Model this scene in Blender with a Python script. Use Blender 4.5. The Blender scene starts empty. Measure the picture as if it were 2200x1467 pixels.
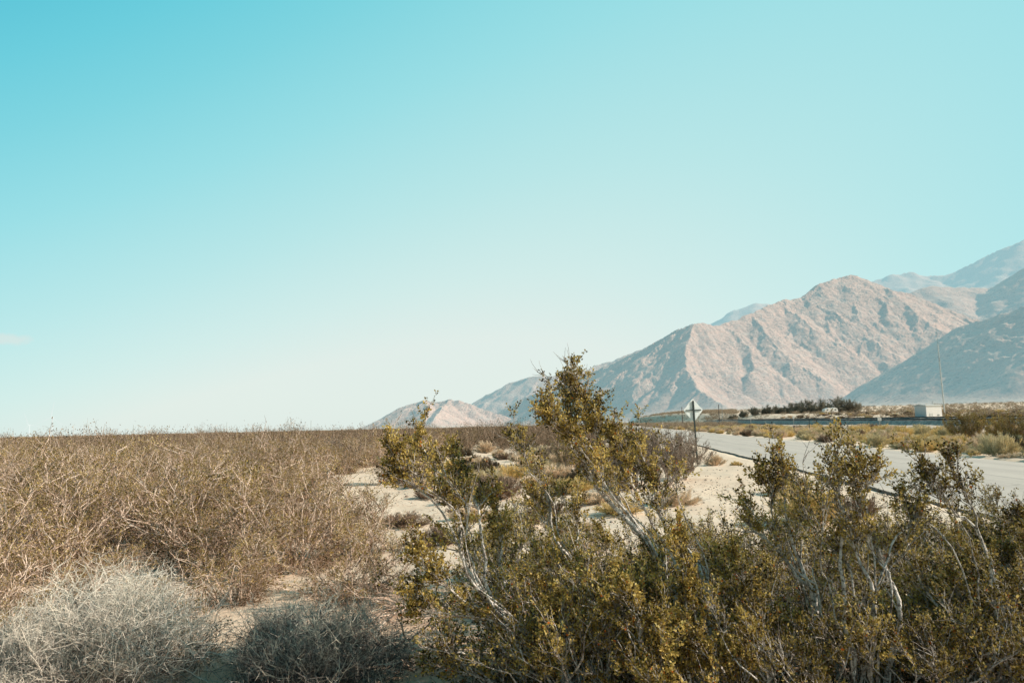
import bpy, math, random
import numpy as np
R = math.radians
random.seed(7)
rng = np.random.default_rng(11)
sc = bpy.context.scene
COL = sc.collection

# ------------------------------------------------------------------ camera
F = 1467.0; CX, CY = 1100.0, 733.5
PITCH = math.atan((915 - 733.5) / F); ROLL = -0.022
CAMZ = 2.0
def _rx(a): c, s = math.cos(a), math.sin(a); return np.array([[1,0,0],[0,c,-s],[0,s,c]])
def _rz(a): c, s = math.cos(a), math.sin(a); return np.array([[c,-s,0],[s,c,0],[0,0,1]])
MC = _rx(math.pi/2 + PITCH) @ _rz(ROLL)
def ray(px, py):
    v = MC @ np.array([(px-CX)/F, -(py-CY)/F, -1.0]); return v
def P(px, py, Y):                       # point of the place seen at that bearing, Y metres ahead
    v = ray(px, py); v = v*(Y/v[1]); return np.array([v[0], v[1], v[2]+CAMZ])
def G(px, py, z=0.0):                   # ground point
    v = ray(px, py); t = (z-CAMZ)/v[2]; return np.array([v[0]*t, v[1]*t, z])
cam = bpy.data.cameras.new('camera'); cam.sensor_width = 36; cam.lens = 36*F/2200
cam.clip_start = 0.05; cam.clip_end = 60000
co = bpy.data.objects.new('camera', cam); COL.objects.link(co)
co.location = (0,0,CAMZ)
co.rotation_mode = 'XYZ'
from mathutils import Matrix, Vector
co.rotation_euler = Matrix([list(r) for r in MC]).to_euler()
sc.camera = co

# ------------------------------------------------------------------ helpers
def tag(o, label=None, cat=None, group=None, kind=None):
    if label: o['label'] = label
    if cat: o['category'] = cat
    if group: o['group'] = group
    if kind: o['kind'] = kind
    return o
def empty(name, loc, rz=0):
    o = bpy.data.objects.new(name, None); COL.objects.link(o)
    o.location = loc; o.rotation_euler = (0,0,rz); o.empty_display_size = 0.2
    return o
def mesh_np(name, V, Fq, mat, parent=None, attr=None, smooth=False, loc=None):
    """V (n,3); Fq (m,k) all faces of the same size"""
    me = bpy.data.meshes.new(name)
    V = np.ascontiguousarray(V, dtype=np.float32); Fq = np.ascontiguousarray(Fq, dtype=np.int32)
    k = Fq.shape[1]
    me.vertices.add(len(V)); me.vertices.foreach_set('co', V.ravel())
    me.loops.add(Fq.size); me.loops.foreach_set('vertex_index', Fq.ravel())
    me.polygons.add(len(Fq)); me.polygons.foreach_set('loop_start', np.arange(0, Fq.size, k, dtype=np.int32))
    me.polygons.foreach_set('loop_total', np.full(len(Fq), k, dtype=np.int32))
    me.polygons.foreach_set('use_smooth', np.full(len(Fq), bool(smooth)))
    me.update(calc_edges=True)
    if attr is not None:
        a = me.attributes.new('tint', 'FLOAT', 'POINT'); a.data.foreach_set('value', np.ascontiguousarray(attr, dtype=np.float32))
    for m in (mat if isinstance(mat, (list, tuple)) else [mat]): me.materials.append(m)
    o = bpy.data.objects.new(name, me); COL.objects.link(o)
    if parent is not None: o.parent = parent
    if loc is not None: o.location = loc
    return o
def copy_thing(root):
    r = root.copy(); COL.objects.link(r)
    for ch in list(root.children):
        c = ch.copy(); COL.objects.link(c); c.parent = r
        for g in list(ch.children):
            d = g.copy(); COL.objects.link(d); d.parent = c
    return r
class Geo:                               # quads only
    def __init__(s): s.V=[]; s.F=[]; s.A=[]; s.n=0
    def add(s, V, Fq, a=0.0):
        V = np.asarray(V, dtype=np.float32); s.V.append(V); s.F.append(np.asarray(Fq)+s.n)
        s.A.append(np.full(len(V), a, dtype=np.float32) if np.isscalar(a) else np.asarray(a, dtype=np.float32)); s.n += len(V)
    def box(s, c, size, rz=0, a=0.0, taper=1.0, bev=0.0):
        x,y,z = [q/2 for q in size]
        v = np.array([[-x,-y,-z],[x,-y,-z],[x,y,-z],[-x,y,-z],[-x*taper,-y*taper,z],[x*taper,-y*taper,z],[x*taper,y*taper,z],[-x*taper,y*taper,z]])
        v = v @ _rz(rz).T + np.array(c)
        s.add(v, [[0,3,2,1],[4,5,6,7],[0,1,5,4],[1,2,6,5],[2,3,7,6],[3,0,4,7]], a)
    def tubes(s, pts, rad, sides, a=0.0):
        """pts (N,n,3) rad (N,n)"""
        pts = np.asarray(pts, dtype=np.float64); rad = np.asarray(rad)
        N,n,_ = pts.shape
        T = np.gradient(pts, axis=1); T /= np.linalg.norm(T, axis=2, keepdims=True)+1e-9
        ref = np.array([0.31,0.22,0.93]); ref/=np.linalg.norm(ref)
        ref2 = np.array([0.9,-0.3,0.1])
        par = np.abs((T*ref).sum(2, keepdims=True)).mean(1, keepdims=True) > 0.9
        refa = np.where(par, ref2, ref)
        U = np.cross(T, np.broadcast_to(refa, T.shape)); U /= np.linalg.norm(U, axis=2, keepdims=True)+1e-9
        W = np.cross(T, U)
        th = np.arange(sides)*2*math.pi/sides
        ring = pts[:,:,None,:] + rad[:,:,None,None]*(np.cos(th)[None,None,:,None]*U[:,:,None,:] + np.sin(th)[None,None,:,None]*W[:,:,None,:])
        V = ring.reshape(-1,3)
        i = np.arange(N)[:,None,None]*n*sides; j = np.arange(n-1)[None,:,None]*sides; k = np.arange(sides)[None,None,:]
        k2 = (k+1)%sides
        Fq = np.stack([i+j+k, i+j+k2, i+j+sides+k2, i+j+sides+k], axis=-1).reshape(-1,4)
        aa = a if np.isscalar(a) else np.repeat(np.asarray(a), n*sides)
        s.add(V, Fq, aa)
    def tube(s, pts, rad, sides=8, a=0.0):
        pts = np.asarray(pts, dtype=float)[None]; rad = np.asarray(rad, dtype=float)
        if rad.ndim == 0: rad = np.full(pts.shape[1], float(rad))
        s.tubes(pts, rad[None], sides, a)
    def leaves(s, p, d, L, W, tint):
        """p (N,3) start, d (N,3) direction; diamond leaf"""
        N = len(p)
        d = d/(np.linalg.norm(d,axis=1,keepdims=True)+1e-9)
        r = rng.normal(size=(N,3)); u = np.cross(d, r); u /= np.linalg.norm(u,axis=1,keepdims=True)+1e-9
        w = np.cross(d,u)
        L = np.broadcast_to(L,(N,))[:,None]; W = np.broadcast_to(W,(N,))[:,None]
        v = np.stack([p, p+d*L*0.55+u*W/2+w*L*0.08, p+d*L, p+d*L*0.55-u*W/2+w*L*0.08], axis=1).reshape(-1,3)
        Fq = np.arange(N*4).reshape(N,4)
        s.add(v, Fq, np.repeat(tint,4))
    def build(s, name, mat, parent=None, smooth=False, loc=None):
        return mesh_np(name, np.concatenate(s.V), np.concatenate(s.F), mat, parent, np.concatenate(s.A), smooth, loc)

def smoothstep(x, a, b):
    t = np.clip((np.asarray(x, dtype=float)-a)/(b-a), 0, 1); return t*t*(3-2*t)
_perm = np.random.default_rng(3).random((256,256))
def vnoise(x, y):
    xi = np.floor(x).astype(int); yi = np.floor(y).astype(int); fx = x-xi; fy = y-yi
    fx = fx*fx*(3-2*fx); fy = fy*fy*(3-2*fy)
    a=_perm[xi&255,yi&255]; b=_perm[(xi+1)&255,yi&255]; c=_perm[xi&255,(yi+1)&255]; d=_perm[(xi+1)&255,(yi+1)&255]
    return (a*(1-fx)+b*fx)*(1-fy)+(c*(1-fx)+d*fx)*fy
def fbm(x, y, o=5, g=0.5):
    x=np.asarray(x,dtype=float); y=np.asarray(y,dtype=float)
    t=0; amp=1; s=0
    for k in range(o):
        t=t+amp*(vnoise(x*2**k+17.3*k, y*2**k+5.1*k)-0.5); s+=amp; amp*=g
    return t/s*2

# ------------------------------------------------------------------ materials
def new_mat(name):
    m = bpy.data.materials.new(name); m.use_nodes = True
    nt = m.node_tree; b = nt.nodes['Principled BSDF']; b.inputs['Roughness'].default_value = 0.9
    b.inputs['Specular IOR Level'].default_value = 0.15
    return m, nt, b
def nd(nt, t, **kw):
    n = nt.nodes.new(t)
    for k,v in kw.items(): setattr(n,k,v)
    return n
def ramp(nt, stops, fac, interp='LINEAR'):
    r = nd(nt,'ShaderNodeValToRGB'); e = r.color_ramp; e.interpolation = interp
    while len(e.elements) < len(stops): e.elements.new(0.5)
    for el,(p,c) in zip(e.elements, stops): el.position = p; el.color = (*c,1)
    if fac is not None: nt.links.new(fac, r.inputs['Fac'])
    return r.outputs['Color']
def noise(nt, scale, detail=4, rough=0.55, vec=None, dist=0.0):
    n = nd(nt,'ShaderNodeTexNoise'); n.inputs['Scale'].default_value=scale; n.inputs['Detail'].default_value=detail
    n.inputs['Roughness'].default_value=rough; n.inputs['Distortion'].default_value=dist
    if vec is not None: nt.links.new(vec, n.inputs['Vector'])
    return n.outputs['Fac']
def mixc(nt, f, a, b, mode='MIX'):
    m = nd(nt,'ShaderNodeMix', data_type='RGBA', blend_type=mode)
    for s,i in ((f,0),(a,6),(b,7)):
        if isinstance(s,(int,float)): m.inputs[i].default_value=s
        elif isinstance(s,(tuple,list)): m.inputs[i].default_value=(*s,1)
        else: nt.links.new(s, m.inputs[i])
    return m.outputs[2]
def mathn(nt, op, a, b=0.0, clamp=False):
    m = nd(nt,'ShaderNodeMath', operation=op); m.use_clamp = clamp
    for s,i in ((a,0),(b,1)):
        if isinstance(s,(int,float)): m.inputs[i].default_value=s
        else: nt.links.new(s, m.inputs[i])
    return m.outputs[0]
def bump(nt, b, h, strength, dist):
    n = nd(nt,'ShaderNodeBump'); n.inputs['Strength'].default_value=strength; n.inputs['Distance'].default_value=dist
    nt.links.new(h, n.inputs['Height']); nt.links.new(n.outputs['Normal'], b.inputs['Normal'])
def pos(nt): return nd(nt,'ShaderNodeNewGeometry').outputs['Position']
def tint(nt):
    a = nd(nt,'ShaderNodeAttribute'); a.attribute_name='tint'; return a.outputs['Fac']
def objrand(nt): return nd(nt,'ShaderNodeObjectInfo').outputs['Random']

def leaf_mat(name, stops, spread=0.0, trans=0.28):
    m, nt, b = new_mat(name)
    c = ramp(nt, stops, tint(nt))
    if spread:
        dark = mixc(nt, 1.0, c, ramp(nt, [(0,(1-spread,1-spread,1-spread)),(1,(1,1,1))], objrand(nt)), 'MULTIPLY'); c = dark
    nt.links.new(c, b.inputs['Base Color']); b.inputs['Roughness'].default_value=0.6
    b.inputs['Specular IOR Level'].default_value=0.12
    t = nd(nt,'ShaderNodeBsdfTranslucent'); nt.links.new(c, t.inputs['Color'])
    mx = nd(nt,'ShaderNodeMixShader'); mx.inputs[0].default_value=trans
    nt.links.new(b.outputs[0], mx.inputs[1]); nt.links.new(t.outputs[0], mx.inputs[2])
    nt.links.new(mx.outputs[0], nt.nodes['Material Output'].inputs['Surface'])
    return m
def bark_mat(name, light, dark, scale=9):
    m, nt, b = new_mat(name)
    n = noise(nt, scale, 6, 0.7, pos(nt))
    c = ramp(nt, [(0.33,dark),(0.44,tuple((l+d)/2 for l,d in zip(light,dark))),(0.52,light)], n)
    c = mixc(nt, 1.0, c, ramp(nt, [(0.40,(0.25,0.22,0.20)),(0.50,(1,1,1))], noise(nt, scale*5, 4, 0.7, pos(nt))), 'MULTIPLY')
    c = mixc(nt, tint(nt), c, tuple(q*0.9 for q in dark))
    nt.links.new(c, b.inputs['Base Color']); bump(nt, b, noise(nt, 60, 3, 0.6, pos(nt)), 0.5, 0.01)
    return m
M = {}
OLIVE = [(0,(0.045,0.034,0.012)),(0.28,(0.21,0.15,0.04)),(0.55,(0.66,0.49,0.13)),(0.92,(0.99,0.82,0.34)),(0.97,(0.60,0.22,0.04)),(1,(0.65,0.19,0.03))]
DRYOL = [(0,(0.030,0.022,0.008)),(0.38,(0.17,0.12,0.032)),(0.70,(0.55,0.39,0.11)),(1,(0.98,0.78,0.44))]
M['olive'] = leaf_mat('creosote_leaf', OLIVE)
M['olive_dark'] = leaf_mat('creosote_leaf_dark', [(p,tuple(q*0.66 for q in c)) for p,c in OLIVE])  # darkened copy: paints the shaded right side, also serves darker bushes
M['dry_olive'] = leaf_mat('dry_creosote_leaf', DRYOL, 0.4)
M['greyleaf'] = leaf_mat('grey_bush_leaf', [(0,(0.10,0.075,0.05)),(0.5,(0.32,0.25,0.19)),(1,(0.56,0.46,0.36))])
M['bark'] = bark_mat('pale_bark', (0.90,0.86,0.81), (0.15,0.12,0.10))
M['bark_dry'] = bark_mat('dry_bark', (0.97,0.79,0.66), (0.44,0.30,0.22), 5)
M['bark_grey'] = bark_mat('grey_bark', (0.66,0.55,0.48), (0.22,0.17,0.15), 5)
def twig_mat(name, stops, spread=0.0):
    m, nt, b = new_mat(name); c = ramp(nt, stops, tint(nt))
    if spread: c = mixc(nt, 1.0, c, ramp(nt, [(0,(1-spread,1-spread,1-spread)),(1,(1,1,1))], objrand(nt)), 'MULTIPLY')
    nt.links.new(c, b.inputs['Base Color'])
    return m
M['wire'] = twig_mat('silver_twig', [(0,(0.10,0.09,0.085)),(0.3,(0.42,0.38,0.34)),(0.6,(0.86,0.80,0.71)),(1,(0.98,0.92,0.80))])
M['wire_dark'] = twig_mat('dark_twig', [(0,(0.03,0.03,0.03)),(0.35,(0.10,0.09,0.09)),(0.65,(0.45,0.42,0.38)),(1,(0.95,0.90,0.76))])
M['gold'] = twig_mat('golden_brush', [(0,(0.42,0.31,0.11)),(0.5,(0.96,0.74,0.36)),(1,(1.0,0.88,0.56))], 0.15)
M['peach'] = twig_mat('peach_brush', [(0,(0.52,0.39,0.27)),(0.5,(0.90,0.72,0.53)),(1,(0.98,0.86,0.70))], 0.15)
M['sage'] = twig_mat('sage_brush', [(0,(0.34,0.29,0.16)),(0.5,(0.84,0.72,0.46)),(1,(0.98,0.89,0.66))], 0.2)
M['brown'] = twig_mat('brown_brush', [(0,(0.14,0.10,0.075)),(0.5,(0.38,0.28,0.21)),(1,(0.62,0.49,0.38))], 0.2)
M['darkbrush'] = twig_mat('dark_brush', [(0,(0.04,0.035,0.025)),(0.6,(0.16,0.13,0.09)),(1,(0.36,0.29,0.19))])

def plain(name, col, rough=0.6, metal=0.0, var=0.12, scale=4.0):
    m, nt, b = new_mat(name)
    n = noise(nt, scale, 4, 0.6, pos(nt))
    c = ramp(nt, [(0.3,tuple(q*(1-var) for q in col)),(0.7,tuple(min(1,q*(1+var)) for q in col))], n)
    nt.links.new(c, b.inputs['Base Color']); b.inputs['Roughness'].default_value=rough; b.inputs['Metallic'].default_value=metal
    return m
M['sign'] = plain('sign_aluminium', (0.84,0.95,0.97), 0.5, var=0.10, scale=6.0)
M['steel'] = plain('dark_steel', (0.05,0.07,0.07), 0.7)
M['white'] = plain('white_paint', (0.92,0.92,0.90), 0.6, var=0.06)
M['roofw'] = plain('pale_roof', (0.70,0.72,0.70), 0.6, var=0.06)
M['grey'] = plain('grey_metal', (0.42,0.44,0.44), 0.6)
M['wood'] = plain('weathered_wood', (0.12,0.10,0.09), 0.9)
M['rail'] = plain('rusty_rail', (0.05,0.04,0.035), 0.6)
M['glassd'] = plain('dark_glass', (0.04,0.05,0.06), 0.2)

# ground material
def mk_ground():
    m, nt, b = new_mat('sand')
    p = pos(nt)
    big = noise(nt, 0.05, 5, 0.6, p); mid = noise(nt, 0.9, 6, 0.65, p); fine = noise(nt, 22, 5, 0.7, p)
    c = ramp(nt, [(0.25,(0.82,0.63,0.47)),(0.5,(0.95,0.77,0.60)),(0.75,(0.98,0.85,0.70))], mid)
    c = mixc(nt, 0.35, c, ramp(nt, [(0.3,(0.80,0.60,0.44)),(0.7,(0.98,0.85,0.70))], big))
    c = mixc(nt, 0.3, c, ramp(nt, [(0.34,(0.45,0.40,0.36)),(0.46,(0.95,0.95,0.95)),(1,(1,1,1))], fine), 'MULTIPLY')
    v = nd(nt,'ShaderNodeTexVoronoi'); v.inputs['Scale'].default_value=14; nt.links.new(p, v.inputs['Vector'])
    peb = ramp(nt, [(0.0,(0.45,0.40,0.36)),(0.12,(0.6,0.55,0.5)),(0.16,(1,1,1))], v.outputs['Distance'])
    c = mixc(nt, 0.35, c, peb, 'MULTIPLY')
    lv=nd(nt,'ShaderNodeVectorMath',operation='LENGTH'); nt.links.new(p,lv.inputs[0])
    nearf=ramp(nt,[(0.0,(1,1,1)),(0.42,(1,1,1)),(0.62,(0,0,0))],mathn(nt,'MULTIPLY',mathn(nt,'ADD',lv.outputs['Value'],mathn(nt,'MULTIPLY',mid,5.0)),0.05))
    c = mixc(nt, mathn(nt,'MULTIPLY',nearf,0.8), c, mixc(nt, mid, (0.50,0.33,0.22), (0.92,0.66,0.46)))  # near soil browned so the thicket's shade reads darker and warmer
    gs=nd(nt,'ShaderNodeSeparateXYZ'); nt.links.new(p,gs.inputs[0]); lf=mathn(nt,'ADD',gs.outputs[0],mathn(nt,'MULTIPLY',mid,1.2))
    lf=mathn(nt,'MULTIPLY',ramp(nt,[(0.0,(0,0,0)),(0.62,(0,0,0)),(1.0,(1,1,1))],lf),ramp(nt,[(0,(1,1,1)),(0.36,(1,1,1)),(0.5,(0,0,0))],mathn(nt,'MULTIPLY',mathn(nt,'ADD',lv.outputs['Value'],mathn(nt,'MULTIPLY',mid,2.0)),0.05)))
    c = mixc(nt, mathn(nt,'MULTIPLY',lf,0.8), c, mixc(nt, fine, (0.05,0.035,0.025), (0.30,0.20,0.13)))  # shade inside the thicket painted into the soil as dark brown
    nt.links.new(c, b.inputs['Base Color'])
    h = mathn(nt,'ADD', mathn(nt,'MULTIPLY',mid,1.0), mathn(nt,'MULTIPLY',fine,0.25)); bump(nt, b, h, 0.6, 0.08)
    return m
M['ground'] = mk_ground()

# ------------------------------------------------------------------ terrain
AZ = R(8.0); sA, cA = math.sin(AZ), math.cos(AZ)
def side(x, y): return x*cA - y*sA            # metres to the right of the line through the camera parallel to the road
def along(x, y): return x*sA + y*cA
def pt(s, a): return (s*cA + a*sA, -s*sA + a*cA)
S_NEAR, S_FAR = 7.5, 17.2
def terr(x, y, rough=True):
    x=np.asarray(x,dtype=float); y=np.asarray(y,dtype=float)
    s = side(x,y); d = np.hypot(x,y); az = np.degrees(np.arctan2(x, np.maximum(y,1e-3)))
    az = np.where(y<=0, 60.0, az)
    z = 0.5*smoothstep(s,22,53) + 0.017*np.maximum(0,d-120)*smoothstep(az,5,15)*smoothstep(s,62,90)
    z = z + 0.0
    if rough:
        on_road = 1-smoothstep(np.abs(s-(S_NEAR+S_FAR)/2), 5.0, 5.35)
        far = 1-smoothstep(d, 300, 1500)
        z = z + (1-on_road)*far*(0.16*fbm(x*0.22,y*0.22,4)+0.05*fbm(x*1.3+9,y*1.3,3)) - 0.085*on_road - 0.0
    return z
na, nr = 640, 460
rad = np.concatenate([[0.0], np.geomspace(0.8, 22000, nr-1)])
# finer angular steps in front
ang = np.concatenate([np.linspace(-62,62,na-120,endpoint=False), np.linspace(62,298,120,endpoint=False)])
ang = np.radians(ang)
XX = rad[:,None]*np.sin(ang)[None]; YY = rad[:,None]*np.cos(ang)[None]
ZZ = terr(XX,YY)
V = np.stack([XX,YY,ZZ],-1).reshape(-1,3)
i = np.arange(nr-1)[:,None]*na; j = np.arange(na)[None]; j2=(j+1)%na
Fq = np.stack([i+j, i+na+j, i+na+j2, i+j2],-1).reshape(-1,4)[:, ::-1]
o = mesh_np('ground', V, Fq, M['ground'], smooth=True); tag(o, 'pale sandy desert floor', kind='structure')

def strip(name, s0, s1, a0, a1, zf, mat, n=160, drop=0.0, ripple=0.0):
    """a long sheet with sides going down, parallel to the road"""
    a = np.concatenate([np.linspace(a0, 60, n), np.geomspace(60.5, a1, 90)]) if a1>60 else np.linspace(a0,a1,n)
    rows = []
    e0 = s0 + ripple*fbm(a*0.6, a*0+3, 4); e1 = s1 + ripple*fbm(a*0.6, a*0+8, 4)
    for (sv, zo) in ((e0-0.05, -drop), (e0, 0), (e0*0.75+e1*0.25, 0.03), ((e0+e1)/2, 0.05), (e0*0.25+e1*0.75, 0.03), (e1, 0), (e1+0.12, -drop)):
        x, y = pt(sv, a); rows.append(np.stack([x, y, zf(x,y)+zo], -1))
    V = np.stack(rows,0); m = len(a)
    i = np.arange(len(rows)-1)[:,None]*m; j=np.arange(m-1)[None]
    Fq = np.stack([i+j, i+m+j, i+m+j+1, i+j+1],-1).reshape(-1,4)[:, ::-1]
    return mesh_np(name, V.reshape(-1,3), Fq[:, ::-1], mat, smooth=False)
def mk_road():
    m, nt, b = new_mat('worn_asphalt'); p = pos(nt)
    mp = nd(nt,'ShaderNodeMapping'); mp.inputs['Rotation'].default_value=(0,0,AZ); nt.links.new(p, mp.inputs['Vector'])
    sx = nd(nt,'ShaderNodeSeparateXYZ'); nt.links.new(mp.outputs[0], sx.inputs[0])
    st = nd(nt,'ShaderNodeMapping'); st.inputs['Scale'].default_value=(1.6,0.05,1); nt.links.new(mp.outputs[0], st.inputs['Vector'])
    streak = noise(nt, 1.0, 5, 0.6, st.outputs[0])
    fine = noise(nt, 90, 3, 0.7, p); mid = noise(nt, 0.7, 5, 0.6, p)
    c = ramp(nt, [(0.3,(0.62,0.565,0.51)),(0.7,(0.73,0.67,0.605))], streak)
    c = mixc(nt, 0.35, c, ramp(nt, [(0.3,(0.62,0.56,0.50)),(0.7,(0.78,0.71,0.63))], mid))
    c = mixc(nt, 0.4, c, ramp(nt, [(0.3,(0.6,0.6,0.6)),(0.6,(1,1,1))], fine), 'MULTIPLY')
    vc=nd(nt,'ShaderNodeTexVoronoi',feature='DISTANCE_TO_EDGE'); vc.inputs['Scale'].default_value=0.30
    wv=nd(nt,'ShaderNodeMix',data_type='VECTOR'); wn_=nd(nt,'ShaderNodeTexNoise'); wn_.inputs['Scale'].default_value=1.5; nt.links.new(p,wn_.inputs['Vector']); wv.inputs[0].default_value=0.5; nt.links.new(p,wv.inputs[4]); nt.links.new(wn_.outputs['Color'],wv.inputs[5]); nt.links.new(wv.outputs[1],vc.inputs['Vector'])
    c = mixc(nt, mathn(nt,'MULTIPLY',ramp(nt,[(0.45,(0,0,0)),(0.6,(1,1,1))],noise(nt,0.25,3,0.5,p)),0.75), c, ramp(nt,[(0.0,(0.45,0.44,0.43)),(0.006,(0.75,0.75,0.75)),(0.014,(1,1,1))],vc.outputs['Distance']), 'MULTIPLY')
    for tx in (9.0,10.9,13.9,15.8):
        dt=mathn(nt,'ABSOLUTE', mathn(nt,'SUBTRACT', sx.outputs[0], tx)); c=mixc(nt, 0.5, c, ramp(nt,[(0.0,(0.80,0.80,0.81)),(0.55,(1,1,1))],dt),'MULTIPLY')
    ed=mathn(nt,'ABSOLUTE', mathn(nt,'SUBTRACT', sx.outputs[0], 12.35)); edn=mathn(nt,'ADD',ed,mathn(nt,'MULTIPLY',noise(nt,1.3,5,0.7,p),2.2))
    c=mixc(nt, ramp(nt,[(0.0,(0,0,0)),(0.55,(0,0,0)),(0.72,(1,1,1))],mathn(nt,'MULTIPLY',edn,0.1)), c, (0.88,0.74,0.60))
    # worn seam down the middle
    wob = noise(nt, 0.8, 3, 0.6, p)
    off = mathn(nt,'ADD', sx.outputs[0], mathn(nt,'MULTIPLY', wob, 0.25))
    dd = mathn(nt,'ABSOLUTE', mathn(nt,'SUBTRACT', off, 12.5))
    seam = ramp(nt, [(0.0,(0.55,0.55,0.56)),(0.035,(0.72,0.72,0.73)),(0.09,(1,1,1))], dd)
    c = mixc(nt, 0.6, c, seam, 'MULTIPLY')
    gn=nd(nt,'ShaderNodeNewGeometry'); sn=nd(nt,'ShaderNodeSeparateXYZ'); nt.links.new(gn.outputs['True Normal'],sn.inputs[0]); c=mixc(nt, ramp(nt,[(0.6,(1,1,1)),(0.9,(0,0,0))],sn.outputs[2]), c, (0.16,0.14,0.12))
    nt.links.new(c, b.inputs['Base Color']); bump(nt, b, fine, 0.4, 0.01); b.inputs['Roughness'].default_value=0.85
    return m
M['road'] = mk_road()
o = strip('road', S_NEAR, S_FAR, -40, 2500, lambda x,y: terr(x,y,False)+0.0, M['road'], n=420, drop=0.065, ripple=0.16)
tag(o,'pale worn two lane asphalt road with crumbling edge', kind='structure')
def mk_dirt():
    m, nt, b = new_mat('graded_dirt'); p = pos(nt)
    c = ramp(nt, [(0.3,(0.56,0.46,0.38)),(0.7,(0.68,0.58,0.48))], noise(nt, 0.8, 6, 0.6, p))
    nt.links.new(c, b.inputs['Base Color']); bump(nt, b, noise(nt, 9, 4, 0.7, p), 0.5, 0.03); return m
M['dirt'] = mk_dirt()
o = strip('dirt_track', 41.5, 52, -40, 900, lambda x,y: terr(x,y,True)+0.10, M['dirt'], n=200, drop=0.2, ripple=0.4)
tag(o,'graded dirt service road beside the railway', kind='structure')

# ------------------------------------------------------------------ railway
S_TR = 58.5
def ztr(a): return 1.28 + 0.0042*np.maximum(0, a-70)
def mk_ballast():
    m, nt, b = new_mat('ballast'); p = pos(nt)
    v = nd(nt,'ShaderNodeTexVoronoi'); v.inputs['Scale'].default_value=2.2; nt.links.new(p, v.inputs['Vector'])
    c = ramp(nt, [(0,(0.16,0.15,0.14)),(0.5,(0.42,0.39,0.36)),(1,(0.85,0.78,0.68))], v.outputs['Color'])
    c = mixc(nt, 0.4, c, ramp(nt, [(0.35,(0.2,0.2,0.2)),(0.65,(0.45,0.43,0.40))], noise(nt, 0.8,5,0.6,p)))
    nt.links.new(c, b.inputs['Base Color']); bump(nt, b, v.outputs['Distance'], 0.8, 0.1); return m
M['ballast'] = mk_ballast()
for (sc_, zo, lab) in ((S_TR,0.0,'nearer railway track on dark ballast beside the dirt road'), (S_TR+6.5,0.32,'farther railway track raised just behind the nearer track')):
    x0,y0 = pt(sc_, 0.0)
    t = empty('railway_track', (x0,y0,0.0)); tag(t, lab, 'railway', 'railway tracks')
    a = np.concatenate([np.linspace(-60,200,260), np.geomspace(201,430,60)])
    prof = [(-3.6,-1.3),(-2.0,-0.18),(-1.3,-0.16),(1.3,-0.16),(2.0,-0.18),(3.6,-1.3)]
    rows=[]
    for (ds,dz) in prof:
        x,y = pt(sc_+ds+0.12*fbm(a*0.5,a*0+ds,3), a); rows.append(np.stack([x-x0,y-y0,ztr(a)+zo+dz+0.05*fbm(a*0.9,a*0+ds*3,3)],-1))
    V=np.stack(rows,0); m=len(a); ii=np.arange(len(rows)-1)[:,None]*m; jj=np.arange(m-1)[None]
    mesh_np('ballast', V.reshape(-1,3), np.stack([ii+jj,ii+jj+1,ii+m+jj+1,ii+m+jj],-1).reshape(-1,4), M['ballast'], t)
    for ds in (-0.72,0.72):
        rows=[]
        for (du,dz) in ((-0.07,-0.13),(-0.035,-0.02),(-0.045,0.07),(0.045,0.07),(0.035,-0.02),(0.07,-0.13)):
            x,y=pt(sc_+ds+du,a); rows.append(np.stack([x-x0,y-y0,ztr(a)+zo+dz+0.03],-1))
        V=np.stack(rows,0); ii=np.arange(5)[:,None]*m
        mesh_np('rail', V.reshape(-1,3), np.stack([ii+jj,ii+jj+1,ii+m+jj+1,ii+m+jj],-1).reshape(-1,4), M['rail'], t)
    g = Geo()
    for av in np.arange(-40, 320, 0.62):
        x,y = pt(sc_, av); g.box((x-x0,y-y0,float(ztr(av))+zo-0.16), (2.6,0.24,0.24), -AZ)
    o = g.build('sleepers', M['wood'], t); o['kind']='stuff'

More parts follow.
